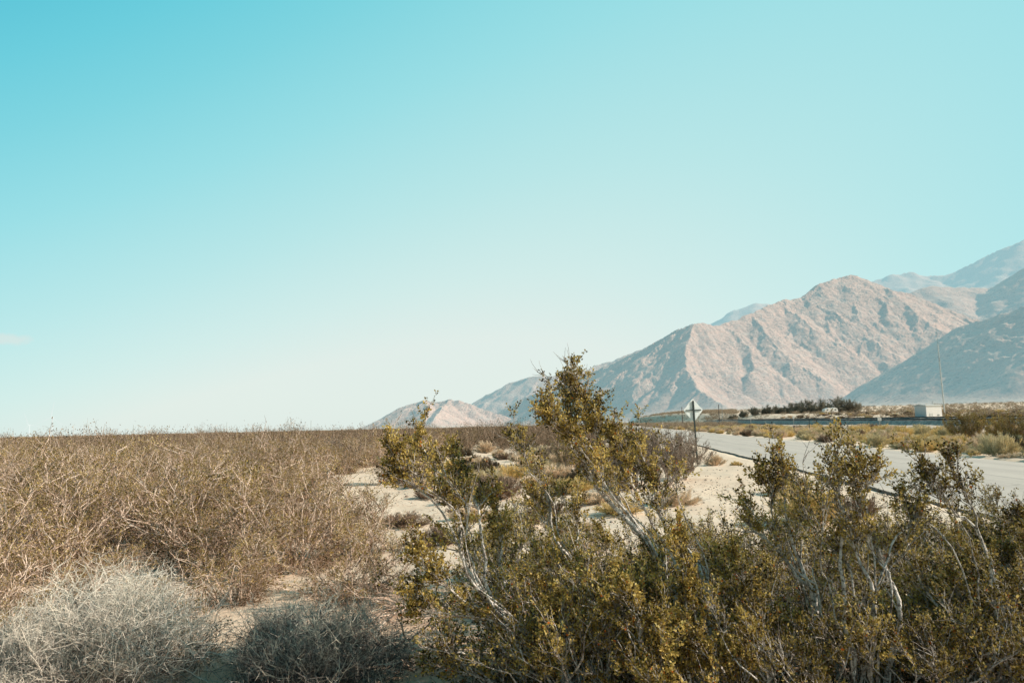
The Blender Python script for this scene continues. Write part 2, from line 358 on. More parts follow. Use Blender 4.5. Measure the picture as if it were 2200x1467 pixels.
# ------------------------------------------------------------------ mountains
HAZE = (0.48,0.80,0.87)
def mount_mat(name, haze, lit=(0.98,0.60,0.46), fan=(0.98,0.73,0.58)):
    m, nt, b = new_mat(name); p = pos(nt)
    n1 = noise(nt, 0.004, 6, 0.6, p); n2 = noise(nt, 0.03, 6, 0.7, p)
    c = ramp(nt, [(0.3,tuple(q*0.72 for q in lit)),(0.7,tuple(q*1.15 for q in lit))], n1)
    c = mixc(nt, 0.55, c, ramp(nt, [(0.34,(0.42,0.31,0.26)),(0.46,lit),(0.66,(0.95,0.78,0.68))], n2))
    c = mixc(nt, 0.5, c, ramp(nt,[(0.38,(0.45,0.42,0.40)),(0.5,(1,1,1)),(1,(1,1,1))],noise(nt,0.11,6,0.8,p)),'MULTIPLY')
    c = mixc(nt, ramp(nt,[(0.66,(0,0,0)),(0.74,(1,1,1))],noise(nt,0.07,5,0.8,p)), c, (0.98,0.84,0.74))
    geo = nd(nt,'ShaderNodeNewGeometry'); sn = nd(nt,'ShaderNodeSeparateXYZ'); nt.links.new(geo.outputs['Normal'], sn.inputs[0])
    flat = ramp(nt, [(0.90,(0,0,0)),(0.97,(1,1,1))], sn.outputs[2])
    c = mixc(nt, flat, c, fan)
    v = nd(nt,'ShaderNodeTexVoronoi'); v.inputs['Scale'].default_value=0.085; v.inputs['Randomness'].default_value=1.0; vm=nd(nt,'ShaderNodeMapping'); vm.inputs['Scale'].default_value=(1,0.8,1); nt.links.new(p,vm.inputs['Vector']); nt.links.new(vm.outputs[0], v.inputs['Vector'])
    dots = ramp(nt, [(0.0,(0.30,0.32,0.26)),(0.26,(0.42,0.42,0.36)),(0.38,(1,1,1))], v.outputs['Distance'])
    c = mixc(nt, mathn(nt,'MULTIPLY',ramp(nt,[(0.42,(0.1,0.1,0.1)),(0.6,(1,1,1))],noise(nt,0.009,4,0.6,p)),0.7), c, dots, 'MULTIPLY')
    nt.links.new(c, b.inputs['Base Color']); b.inputs['Roughness'].default_value=1; b.inputs['Specular IOR Level'].default_value=0
    bump(nt, b, noise(nt, 0.06, 9, 0.78, p), 1.0, 11)
    em = nd(nt,'ShaderNodeEmission'); em.inputs['Color'].default_value=(*HAZE,1); em.inputs['Strength'].default_value=0.92  # distance haze painted as a teal glow mixed into the slopes
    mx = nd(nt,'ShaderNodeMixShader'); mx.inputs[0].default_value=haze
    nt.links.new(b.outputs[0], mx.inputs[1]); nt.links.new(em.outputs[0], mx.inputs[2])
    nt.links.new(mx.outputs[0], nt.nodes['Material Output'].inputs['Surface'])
    return m
def make_mountain(name, label, crests, slope, mat, step, seed, spur_every=170, spur_slope=0.42, margin=700, floor_blend=14, levels=3, lvl1=None):
    rg = np.random.default_rng(seed); segs=[]; lines=[]
    for c in crests:
        pts = np.array([P(*q) for q in c]); lines.append((pts,0))
    q = list(lines)
    while q:
        pts, lv = q.pop(0)
        for a_,b_ in zip(pts[:-1],pts[1:]): segs.append((a_,b_))
        if lv>=levels: continue
        L = np.concatenate([[0],np.cumsum(np.linalg.norm(np.diff(pts[:,:2],axis=0),axis=1))])
        ev = spur_every*(0.42**lv); t = ev*rg.uniform(0.3,0.9); sgn=1
        while t < L[-1]:
            k = min(np.searchsorted(L,t)-1, len(pts)-2); k=max(k,0); f=(t-L[k])/(L[k+1]-L[k]+1e-6)
            p0 = pts[k]*(1-f)+pts[k+1]*f; d = (pts[k+1]-pts[k])[:2]; d/= np.linalg.norm(d)+1e-6
            if pts[k+1][2]>pts[k][2]: d=-d                     # downhill
            for sg in ((sgn,) if lv else (1,-1)):
                th = sg*rg.uniform(R(50),R(80)); dv = np.array([d[0]*math.cos(th)-d[1]*math.sin(th), d[0]*math.sin(th)+d[1]*math.cos(th)])
                hgt = p0[2]-float(terr(p0[0],p0[1],False))
                if hgt < 25*(0.6**lv): continue
                ln = hgt/slope*rg.uniform(0.55,1.0) if lv==0 else hgt/slope*rg.uniform(0.25,0.6)
                pl=[p0-np.array([0,0,2.0])]; cur=p0.copy(); dd=dv.copy(); ns=5
                for _ in range(ns):
                    an=rg.normal(0,0.22); dd=np.array([dd[0]*math.cos(an)-dd[1]*math.sin(an), dd[0]*math.sin(an)+dd[1]*math.cos(an)])
                    dz = -ln/ns*slope*(rg.uniform(0.74,0.96) if lv==0 else rg.uniform(0.76,0.95))
                    cur = cur+np.array([dd[0]*ln/ns, dd[1]*ln/ns, dz]); pl.append(cur.copy())
                q.append((np.array(pl),lv+1))
            sgn=-sgn; t += ev*rg.uniform(0.6,1.4)
    A = np.array([s[0] for s in segs]); B=np.array([s[1] for s in segs])
    C = np.concatenate([np.array([P(*q_) for q_ in c]) for c in crests])
    x0,x1 = C[:,0].min()-margin, C[:,0].max()+margin; y0,y1=C[:,1].min()-margin, C[:,1].max()+margin*0.6
    xs=np.arange(x0,x1,step); ys=np.arange(y0,y1,step); X,Y=np.meshgrid(xs,ys)
    wx = X+step*2.2*fbm(X/130,Y/130,4); wy = Y+step*2.2*fbm(X/130+40,Y/130+7,4)
    H = np.full(X.shape,-1e9)
    for a_,b_ in zip(A,B):
        # only the neighbourhood this segment can reach
        reach=max(a_[2],b_[2])/slope*1.25+60
        ix=(xs>min(a_[0],b_[0])-reach)&(xs<max(a_[0],b_[0])+reach); iy=(ys>min(a_[1],b_[1])-reach)&(ys<max(a_[1],b_[1])+reach)
        if not ix.any() or not iy.any(): continue
        ia,ib=np.where(ix)[0][[0,-1]]; ja,jb=np.where(iy)[0][[0,-1]]; S=np.s_[ja:jb+1, ia:ib+1]
        dx,dy=(b_-a_)[:2]; l2=dx*dx+dy*dy+1e-6
        t=np.clip(((wx[S]-a_[0])*dx+(wy[S]-a_[1])*dy)/l2,0,1)
        d=np.hypot(wx[S]-a_[0]-t*dx, wy[S]-a_[1]-t*dy)
        H[S]=np.maximum(H[S], a_[2]+t*(b_[2]-a_[2])-slope*d)
    base = terr(X,Y,False)
    rel = np.clip((H-base)/120,0,1)
    rdg=lambda q,o,k: sum((0.55**m_)*(0.5-2.2*np.abs(vnoise((X+0.6*Y*o)/(q*0.5**m_)+31*m_+k,(Y-0.3*X*o)/(q*0.5**m_)+7*k)-0.5)) for m_ in range(4))
    H = H + rel*(7*fbm(X/45,Y/45,6,0.65) + 6*rdg(120,0.0,seed)+ 5*rdg(50,0.3,seed+3) - 3)
    k=floor_blend; D=H-base
    Hs = base-3 + k*np.logaddexp(0, np.clip(D/k,-30,60)) if True else H
    Hs = np.where(D/k>55, H-3, Hs)
    edge = np.minimum(np.minimum(X-x0,x1-X),np.minimum(Y-y0,y1-Y)); Hs = Hs - 60*(1-smoothstep(edge,0,80))*(Hs<base+40)
    nx,ny=len(xs),len(ys); i=np.arange(ny-1)[:,None]*nx; j=np.arange(nx-1)[None]
    Fq=np.stack([i+j,i+j+1,i+nx+j+1,i+nx+j],-1).reshape(-1,4)
    V=np.stack([X,Y,Hs],-1).reshape(-1,3)
    # drop faces that lie under the plain
    low=(Hs<base-1.5).ravel(); keep=~(low[Fq].all(1)); Fq=Fq[keep]
    used=np.unique(Fq); mp=np.full(len(V),-1); mp[used]=np.arange(len(used))
    o=mesh_np(name, V[used], mp[Fq], mat, smooth=(step>12)); tag(o,label,kind='structure')
    return o
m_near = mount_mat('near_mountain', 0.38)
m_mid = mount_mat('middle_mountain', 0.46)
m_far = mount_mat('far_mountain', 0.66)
make_mountain('mountain', 'tall rocky sunlit mountain with shaded ravines right of centre', [
    [(1040,912,4300),(1080,878,4100),(1125,853,3900),(1191,832,3700),(1277,797,3400),(1350,762,3150),(1400,743,3000),(1455,706,2800),(1490,695,2700),(1540,697,2750),(1600,675,2850),(1680,645,3000),(1720,635,3050),(1760,610,3100),(1800,594,3150),(1838,589,3150),(1890,615,3050),(1920,627,2950),(1960,665,2800),(2000,694,2650),(2020,704,2600)],
    [(1490,695,2700),(1478,730,2560),(1476,790,2330),(1500,830,2150),(1560,872,1950)],
    [(1690,643,3000),(1705,700,2800),(1660,755,2560),(1610,800,2350)],
    [(1838,589,3150),(1826,650,2950),(1800,715,2750),(1745,775,2500),(1705,812,2350)],
    ], 0.70, m_near, 7, 5, spur_every=190)
make_mountain('mountain_spur', 'long shaded mountain spur falling from the right edge', [
    [(2700,520,1500),(2400,590,1600),(2300,625,1650),(2200,657,1720),(2130,680,1780),(2060,702,1850),(2000,736,1920),(1900,803,2030),(1820,866,2150)]], 0.62, m_near, 8, 9, spur_every=330)
make_mountain('middle_mountain', 'hazy pink mountain behind the right spur', [
    [(1925,690,3900),(1950,648,4000),(1968,625,4000),(2000,612,4000),(2050,615,4000),(2120,618,3950),(2160,605,3900),(2195,578,3850),(2260,540,3800),(2500,470,3700)],
    [(2185,590,3900),(2190,640,3600),(2230,680,3300)]], 0.62, m_mid, 13, 21, spur_every=260)
make_mountain('left_middle_mountain', 'pale pink mountain behind the low hills', [
    [(1000,878,5400),(1050,845,5300),(1100,820,5200),(1140,807,5100),(1190,806,5000),(1240,800,5100),(1300,778,5200),(1345,762,5200),(1392,743,5200),(1440,735,5200)]], 0.6, m_mid, 14, 33, spur_every=300)
make_mountain('hill', 'low twin humped hill at the left foot of the mountains', [
    [(782,920,4100),(830,890,4000),(870,870,3900),(908,857,3850),(935,864,3800)],
    [(908,857,3850),(925,878,3550),(915,900,3350)],
    [(935,864,3900),(962,858,3800),(988,860,3750),(1025,874,3700),(1060,886,3650),(1110,902,3600)],
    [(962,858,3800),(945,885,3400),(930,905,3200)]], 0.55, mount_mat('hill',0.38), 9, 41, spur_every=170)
make_mountain('far_mountain', 'high blue hazy mountains on the skyline at right', [
    [(1840,640,8500),(1878,602,8500),(1910,590,8500),(1950,584,8500),(1995,592,8500),(2030,590,8400),(2080,570,8300),(2130,546,8200),(2200,514,8000),(2400,440,8000)]], 0.6, m_far, 34, 51, spur_every=600, margin=1300)
make_mountain('far_peak', 'small blue far peak behind the tall mountain', [
    [(1480,715,7500),(1530,692,7500),(1580,664,7500),(1622,649,7500),(1655,654,7500),(1720,675,7500)]], 0.6, m_far, 28, 61, spur_every=500, margin=1000)

# ------------------------------------------------------------------ plants: vectorised growth
UP = np.array([0,0,1.0])
def norm(v): return v/(np.linalg.norm(v,axis=-1,keepdims=True)+1e-9)
def run(p, d, L, steps, jit, up=0.0, wind=(0,0,0)):
    """grow N curved shoots; returns pts (N,steps+1,3)"""
    N=len(p); out=[p]; d=norm(d); L=np.broadcast_to(L,(N,)).reshape(N,1)
    w=np.asarray(wind)
    for _ in range(steps):
        d = norm(d + rng.normal(0,jit,(N,3)) + UP*up + w)
        p = p + d*L/steps; out.append(p)
    return np.stack(out,1)
def offshoots(pts, per, t0, t1, spread, fwd=1.0, up=0.0):
    """children start points and directions on parents pts (N,n,3)"""
    N,n,_=pts.shape; idx=np.repeat(np.arange(N),per) if np.isscalar(per) else np.repeat(np.arange(N),per)
    t=rng.uniform(t0,t1,len(idx))*(n-1); k=np.minimum(t.astype(int),n-2); f=(t-k)[:,None]
    p=pts[idx,k]*(1-f)+pts[idx,k+1]*f; tan=norm(pts[idx,k+1]-pts[idx,k])
    rnd=rng.normal(size=(len(idx),3)); rnd-= (rnd*tan).sum(1,keepdims=True)*tan; rnd=norm(rnd)
    return p, norm(tan*fwd+rnd*spread+UP*up), idx, t/(n-1)
def taper(r0, r1, n, N): 
    r0=np.broadcast_to(r0,(N,))[:,None]; r1=np.broadcast_to(r1,(N,))[:,None]; f=np.linspace(0,1,n)[None]
    return r0*(1-f)+r1*f
def resample(path, n):
    path=np.asarray(path); 
    # Catmull-Rom through the points
    Q=np.vstack([2*path[0]-path[1], path, 2*path[-1]-path[-2]]); m=len(path)-1; out=[]
    for t in np.linspace(0,m-1e-6,n):
        k=int(t); f=t-k; a,b,c,d=Q[k],Q[k+1],Q[k+2],Q[k+3]
        out.append(0.5*((2*b)+(-a+c)*f+(2*a-5*b+4*c-d)*f*f+(-a+3*b-3*c+d)*f**3))
    return np.array(out)
WIND=(-0.035,0.0,0)
def creosote_geo(stems, radii, wood, leaf, twigs=9, leafn=16, leafL=0.0225, lo=0.30, wind=WIND, sub=1.0, up=0.10, dense=6, bare=0.0):
    """stems: (N,n,3) main stems. Adds branches, twigs and leaves."""
    N,n,_=stems.shape
    r0=np.broadcast_to(radii,(N,))
    wood.tubes(stems, taper(r0, r0*0.28, n, N), 7, 0.0)
    slen=np.linalg.norm(np.diff(stems,axis=1),axis=2).sum(1)
    per=np.maximum(2,(slen*7*sub).astype(int))
    p,d,idx,t=offshoots(stems,per,lo,0.99,0.62,1.0,0.25)
    L=rng.uniform(0.22,0.52,len(p))*(1.15-0.85*t)
    B=run(p,d,L,6,0.17,up,wind); 
    wood.tubes(B, taper(r0[idx]*(0.42-0.22*t), 0.0018, 7, len(p)), 5, rng.uniform(0.0,0.5,len(p)))
    pq,dq,iq,tq=offshoots(stems,np.maximum(2,(slen*dense).astype(int)),0.74,1.0,0.75,0.9,0.3)
    B2=run(pq,dq,rng.uniform(0.06,0.20,len(pq))*np.where(rng.random(len(pq))<0.28,2.1,0.9),6,0.2,up,wind); wood.tubes(B2,taper(0.0035,0.0015,7,len(pq)),4,rng.uniform(0,0.6,len(pq))); B=np.concatenate([B,B2])
    tips=stems[:,-1]; td=norm(stems[:,-1]-stems[:,-2])
    p,d,idx_b,t=offshoots(B,twigs,0.25,1.0,0.75,1.0,0.25)
    pt_,dt_,_,_=offshoots(stems[:,n//2:],int(twigs*1.2),0.3,1.0,0.7,1.0,0.2)
    p=np.vstack([p,pt_]); d=np.vstack([d,dt_])
    L=rng.uniform(0.06,0.16,len(p))
    T=run(p,d,L,3,0.2,up*1.2,wind)
    bc=rng.random(len(B)); tb=np.concatenate([bc[idx_b],rng.random(len(pt_))])
    wood.tubes(T, taper(0.0022,0.0010,4,len(p)),3, rng.uniform(0.0,1.0,len(p)))
    keep=rng.random(len(T))<np.clip(0.25+1.6*tb,0,1); T=T[keep]; tb=tb[keep]
    # leaves in small clumps along the outer twig
    p,d,idx,t=offshoots(T,int(leafn*1.35),0.2,1.0,1.1,0.7,0.2)
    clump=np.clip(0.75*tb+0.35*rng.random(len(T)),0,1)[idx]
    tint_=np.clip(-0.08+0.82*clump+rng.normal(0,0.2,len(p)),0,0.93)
    tint_=np.where(rng.random(len(p))<0.012,1.0,tint_)
    p=p+rng.normal(0,0.006,p.shape)
    s=rng.uniform(0.6,1.25,len(p))
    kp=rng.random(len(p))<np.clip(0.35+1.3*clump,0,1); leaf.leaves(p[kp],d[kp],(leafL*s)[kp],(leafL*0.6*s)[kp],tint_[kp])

def guided(name, label, base_px, base_Y, stems, mat_leaf='olive', extra=6, eh=1.2, **kw):
    kw=dict(kw); kw['lo']=min(0.68,kw.get('lo',0.4)+0.12); kw['twigs']=max(5,kw.get('twigs',8)-2); kw['leafn']=int(kw.get('leafn',14)*0.95)
    kw2=dict(kw); kw2['twigs']=4; kw2['leafn']=8; kw2['sub']=0.45; kw2['dense']=3; kw2['lo']=0.68
    """stems: list of (pixel path from low to high, dY along the path, radius)"""
    gp = P(base_px[0], base_px[1], base_Y); gx,gy=gp[0],gp[1]; gz=float(terr(gx,gy))-0.03
    root=empty(name,(gx,gy,gz)); org=np.array([gx,gy,gz])
    wood,leaf=Geo(),Geo()
    for path,dY,rad in stems:
        Y0=base_Y+rng.uniform(-0.15,0.15)
        q=[P(x,y,Y0+dY*k/max(1,len(path)-1)) for k,(x,y) in enumerate(path)]
        low=q[0]; 
        if low[2] > gz+0.25:
            st=[org+np.array([rng.normal(0,0.06),rng.normal(0,0.06),0])]
            mid=st[0]*0.5+low*0.5; mid[:2]=mid[:2]*0.8+org[:2]*0.2; st.append(mid); q=st+q
        rad=rad*1.08; S=resample(np.array(q)-org,16)
        S[1:-1]+=rng.normal(0,0.016,(14,3)); S=resample(S[:15],16)
        creosote_geo(S[None],rad,wood,leaf,**kw)
        for _k in range(1):                      # thinner companions beside each main stem
            t_=np.linspace(0,1,16)[:,None]; off=rng.normal(0,1,3)*np.array([0.20,0.22,0.07]); ph=rng.uniform(0,6.28,3)
            S2=S*np.array([1,1,1.0])*(0.55+0.4*rng.random()) if False else S[:int(rng.integers(11,16))]
            S2=resample(S2,16)+off*0.85*t_+0.035*np.sin(t_*rng.uniform(5,9)+ph)*t_**0.5+rng.normal(0,0.010,(16,3))*np.sin(math.pi*t_)
            creosote_geo(S2[None],rad*rng.uniform(0.38,0.6),wood,leaf,**kw2)
    if extra:
        n=extra+6; a=rng.uniform(0,2*math.pi,n); tilt=rng.uniform(0.15,0.75,n)
        d=np.stack([np.cos(a)*np.sin(tilt)-0.12,np.sin(a)*np.sin(tilt),np.cos(tilt)],1)
        p=np.stack([np.cos(a)*0.1,np.sin(a)*0.1,np.zeros(n)],1)
        S=run(p,d,eh*rng.uniform(0.6,1.15,n),13,0.14,0.03,WIND)
        creosote_geo(S,rng.uniform(0.005,0.010,n),wood,leaf,**kw)
    wood.build('branches',M['bark'],root,smooth=True); leaf.build('leaves',M[mat_leaf],root)
    tag(root,label,'shrub')
    return root

# tall shrub at the centre
guided('creosote_bush','tallest creosote bush at the centre, its leafy top rising above the mountain skyline',(1500,1490),5.3,[
    ([(1480,1390),(1440,1250),(1400,1180),(1367,1140),(1340,1105),(1308,1067),(1281,1033),(1264,1002),(1250,981),(1236,940),(1226,898),(1226,864),(1214,835),(1208,818)],0.5,0.024),
    ([(1470,1350),(1430,1230),(1370,1130),(1319,1060),(1298,1016),(1284,967),(1272,920),(1262,880),(1253,850),(1250,825)],0.2,0.020),
    ([(1520,1380),(1505,1219),(1485,1195),(1453,1157),(1426,1126),(1415,1088),(1402,1057),(1384,1002),(1374,953),(1366,925)],0.9,0.017),
    ([(1480,1330),(1420,1200),(1350,1110),(1300,1040),(1262,980),(1215,930),(1190,900),(1180,880)],-0.3,0.013),
    ([(1480,1330),(1440,1190),(1380,1090),(1345,1020),(1320,960),(1310,925)],0.4,0.013),
    ], lo=0.42, twigs=10, leafn=14, extra=4, eh=1.0, dense=8)
guided('creosote_bush','left leaning creosote bush with a long bare pale trunk, left of the tallest one',(1260,1480),5.2,[
    ([(1240,1467),(1200,1444),(1123,1357),(1072,1320),(1032,1272),(1015,1249),(998,1229),(990,1190),(983,1140),(980,1105),(960,1071),(932,1015),(911,967),(901,933),(896,918)],0.3,0.021),
    ([(1060,1310),(1045,1230),(1036,1171),(1027,1119),(1022,1088),(1011,1064),(994,1033),(979,1005),(968,965),(960,935)],0.7,0.013),
    ([(1032,1272),(990,1180),(942,1098),(894,1050),(866,1022),(850,985),(838,940)],-0.2,0.011),
    ([(1123,1357),(1090,1270),(1070,1200),(1080,1120),(1050,1060)],0.5,0.012),
    ([(1200,1444),(1100,1330),(1000,1290),(950,1260),(915,1215),(895,1160)],-0.2,0.012),
    ([(1123,1357),(1040,1330),(960,1320),(900,1300),(880,1250)],-0.1,0.009),
    ], lo=0.35, twigs=9, leafn=17, extra=6, eh=0.9)
guided('creosote_bush','slender creosote bush with a bent pale stem between the tallest and the left leaning one',(1330,1420),6.0,[
    ([(1290,1300),(1250,1223),(1225,1192),(1191,1154),(1187,1119),(1181,1078),(1170,1029),(1146,1002),(1129,967),(1122,940),(1118,925)],0.3,0.018),
    ([(1290,1320),(1250,1223),(1240,1150),(1243,1110),(1230,1080)],0.5,0.011),
    ([(1191,1154),(1165,1120),(1150,1080),(1135,1050)],0.0,0.009),
    ], lo=0.45, twigs=7, leafn=14, extra=9, eh=1.15)
guided('creosote_bush','dark creosote bush with forked pale trunks, in front of the road left of centre right',(1780,1480),5.2,[
    ([(1765,1380),(1750,1290),(1734,1255),(1711,1236),(1692,1201),(1661,1170),(1615,1136),(1605,1100),(1590,1070)],0.3,0.019),
    ([(1745,1290),(1730,1248),(1727,1213),(1700,1178),(1696,1132),(1690,1089),(1690,1040),(1678,1000),(1668,985)],0.2,0.015),
    ([(1790,1400),(1750,1290),(1720,1200),(1735,1120),(1725,1050),(1705,1010)],0.6,0.012),
    ([(1700,1178),(1665,1120),(1650,1060),(1640,1020)],0.0,0.009),
    ], lo=0.55, twigs=7, leafn=13, extra=3, eh=0.8, dense=5)
guided('creosote_bush','creosote bush with several upright white trunks and a narrow top crossing the road',(1860,1500),4.9,[
    ([(1835,1467),(1831,1395),(1815,1344),(1812,1271),(1808,1228),(1806,1170),(1808,1116),(1802,1035),(1794,970),(1788,925)],0.3,0.018),
    ([(1870,1440),(1877,1348),(1875,1306),(1866,1248),(1846,1221),(1837,1180),(1825,1120),(1790,1060),(1775,990)],0.2,0.018),
    ([(1940,1330),(1924,1267),(1904,1236),(1885,1186),(1870,1147),(1866,1085),(1845,1047),(1835,1000),(1832,945)],0.3,0.017),
    ([(1866,1110),(1868,1060),(1873,1035),(1877,1000)],0.0,0.008),
    ([(1866,1380),(1850,1300),(1830,1230),(1800,1190),(1770,1150)],0.3,0.010),
    ([(1890,1250),(1930,1160),(1960,1100),(1970,1075)],0.3,0.011),
    ], lo=0.60, twigs=6, leafn=12, extra=4, eh=0.8, dense=4)
guided('creosote_bush','creosote bush at the right with a left pointing leafy arm over the road edge',(2150,1490),5.0,[
    ([(2150,1420),(2109,1375),(2063,1352),(2040,1321),(2009,1290),(1985,1259),(1955,1209),(1924,1178),(1905,1140)],0.3,0.013),
    ([(2113,1375),(2121,1306),(2113,1271),(2100,1220),(2060,1160)],0.3,0.012),
    ([(2160,1380),(2130,1240),(2098,1132),(2063,1109),(2040,1078),(2001,1043),(1984,1000),(1972,975)],0.3,0.014),
    ([(2140,1300),(2110,1170),(2095,1110),(2080,1060),(2055,1010),(2035,992)],0.1,0.011),
    ([(2170,1380),(2150,1250),(2120,1180),(2090,1150)],0.5,0.011),
    ], lo=0.5, twigs=7, leafn=13, extra=6, eh=0.9, mat_leaf='olive_dark', dense=5)
guided('creosote_bush','dark creosote bush cut by the right edge of the photo',(2330,1500),5.0,[
    ([(2310,1400),(2270,1280),(2240,1200),(2210,1150),(2180,1120)],0.3,0.014),
    ([(2320,1400),(2300,1250),(2260,1180),(2215,1110)],0.1,0.013),
    ([(2280,1400),(2220,1290),(2170,1230),(2140,1200)],0.2,0.012),
    ], lo=0.35, twigs=10, leafn=16, extra=9, eh=0.95, mat_leaf='olive_dark')
guided('creosote_bush','low creosote bush with twisted white stems at the bottom, right of the left leaning one',(1500,1540),4.6,[
    ([(1483,1467),(1470,1390),(1478,1320),(1474,1250),(1468,1180),(1465,1150)],0.3,0.014),
    ([(1560,1467),(1525,1400),(1500,1340),(1490,1290),(1470,1240)],0.2,0.012),
    ([(1430,1467),(1390,1400),(1375,1340),(1340,1290),(1300,1270)],0.2,0.015),
    ([(1660,1467),(1640,1400),(1610,1350),(1600,1300),(1610,1240)],0.3,0.012),
    ], lo=0.3, twigs=9, leafn=16, extra=12, eh=0.85)

# procedural fillers between them, each a bush of its own
fill=[ # px, py of the foot, height, label, leaf
 (1110,1500,0.78,'low olive creosote bush at the bottom edge beside the sandy gap','olive'),
 (1160,1390,1.00,'leafy creosote bush behind the bare leaning trunk','olive'),
 (1390,1450,0.95,'olive green creosote bush under the tallest one','olive'),
 (1250,1540,0.85,'golden green creosote bush at the bottom edge left of centre','olive'),
 (1450,1340,1.05,'creosote bush behind the foot of the tallest one','olive'),
 (1590,1330,1.02,'green creosote bush below the patch of sand with a shadow','olive'),
 (1640,1480,0.92,'dark creosote bush at the bottom between two white stemmed ones','olive_dark'),
 (1540,1270,0.88,'low bright creosote bush at the edge of the sand','olive'),
 (1750,1330,0.95,'dark leafy creosote bush behind the forked trunks','olive_dark'),
 (1730,1560,0.82,'dark creosote bush at the bottom edge under the forked trunks','olive_dark'),
 (1960,1400,1.02,'dark creosote bush behind the white upright trunks','olive_dark'),
 (1980,1540,0.85,'dark creosote bush at the bottom edge right of the white trunks','olive_dark'),
 (2080,1300,1.12,'creosote bush behind the right arm near the road','olive_dark'),
 (2190,1320,1.20,'dark leafy creosote bush near the right edge by the road','olive_dark'),
 (2160,1550,0.85,'golden tinted creosote bush in the bottom right corner','olive'),
 (1960,1250,0.95,'brownish creosote bush at the sandy road verge','olive'),
 (1280,1270,0.85,'sparse creosote bush around the bent pale stem','olive'),
 (1100,1290,0.95,'creosote bush left of the bent pale stem','olive'),
]
nf=len(fill)
for _ in range(400):
    if len(fill)-nf>=14: break
    px,py=random.uniform(960,2230),random.uniform(1240,1480)
    if px<1120: continue
    q=G(px,py)
    if all(np.hypot(*(q-G(f_[0],f_[1]))[:2])>0.62 for f_ in fill): fill.append((px,py,random.uniform(0.72,0.98),'low leafy creosote bush filling the gaps in the foreground thicket','olive' if px<1650 else random.choice(['olive','olive_dark'])))
for px,py,h,lab,ml in fill:
    g0=G(px,py); gz=float(terr(g0[0],g0[1]))-0.02
    root=empty('creosote_bush',(g0[0],g0[1],gz)); wood,leaf=Geo(),Geo()
    n=19; a=rng.uniform(0,2*math.pi,n); tilt=rng.uniform(0.05,0.75,n)
    d=np.stack([np.cos(a)*np.sin(tilt)-0.22,np.sin(a)*np.sin(tilt),np.cos(tilt)],1)
    p=np.stack([np.cos(a)*0.12,np.sin(a)*0.12,np.zeros(n)],1)
    S=run(p,d,h*rng.uniform(0.6,1.0,n),13,0.17,0.05,WIND)
    creosote_geo(S,rng.uniform(0.006,0.012,n),wood,leaf,twigs=5,leafn=8,lo=0.58,sub=0.7,dense=5)
    n=9; a=rng.uniform(0,2*math.pi,n); tilt=rng.uniform(0.05,0.55,n)
    d=np.stack([np.cos(a)*np.sin(tilt)-0.25,np.sin(a)*np.sin(tilt)-0.15,np.cos(tilt)],1); p=np.stack([np.cos(a)*0.14,np.sin(a)*0.14,np.zeros(n)],1)
    S=run(p,d,h*rng.uniform(0.85,1.18,n),13,0.19,0.05,WIND)
    creosote_geo(S,rng.uniform(0.006,0.013,n),wood,leaf,twigs=4,leafn=7,lo=0.78,sub=0.35,dense=2)
    m_=40; a2=rng.uniform(0,6.28,m_); U_=run(np.stack([np.cos(a2)*0.1,np.sin(a2)*0.1,np.full(m_,0.02)],1),np.stack([np.cos(a2),np.sin(a2),rng.uniform(0.15,0.9,m_)],1),rng.uniform(0.3,0.62,m_),6,0.2,0.0)
    p,d,i,t=offshoots(U_,16,0.1,1,1.2,0.6,0.1); U2=run(p,d,rng.uniform(0.08,0.22,len(p)),3,0.3,0.02)
    U_[:,:,2]=np.maximum(U_[:,:,2],0.0); wood.tubes(U_,taper(0.004,0.002,7,m_),3,rng.uniform(0.3,1,m_)); wood.tubes(U2,taper(0.002,0.001,4,len(p)),3,rng.uniform(0.4,1,len(p)))
    p,d,i,t=offshoots(U2,9,0.1,1,1.2,0.6,0.1); leaf.leaves(p,d,0.021,0.013,np.clip(rng.normal(0.12,0.12,len(p)),0,0.5))  # undergrowth tinted dark to paint the shade inside the thicket
    wood.build('branches',M['bark'],root,smooth=True); leaf.build('leaves',M[ml],root)
    tag(root,lab,'shrub','low creosote bushes in the foreground thicket' if lab.startswith('low leafy') else None)

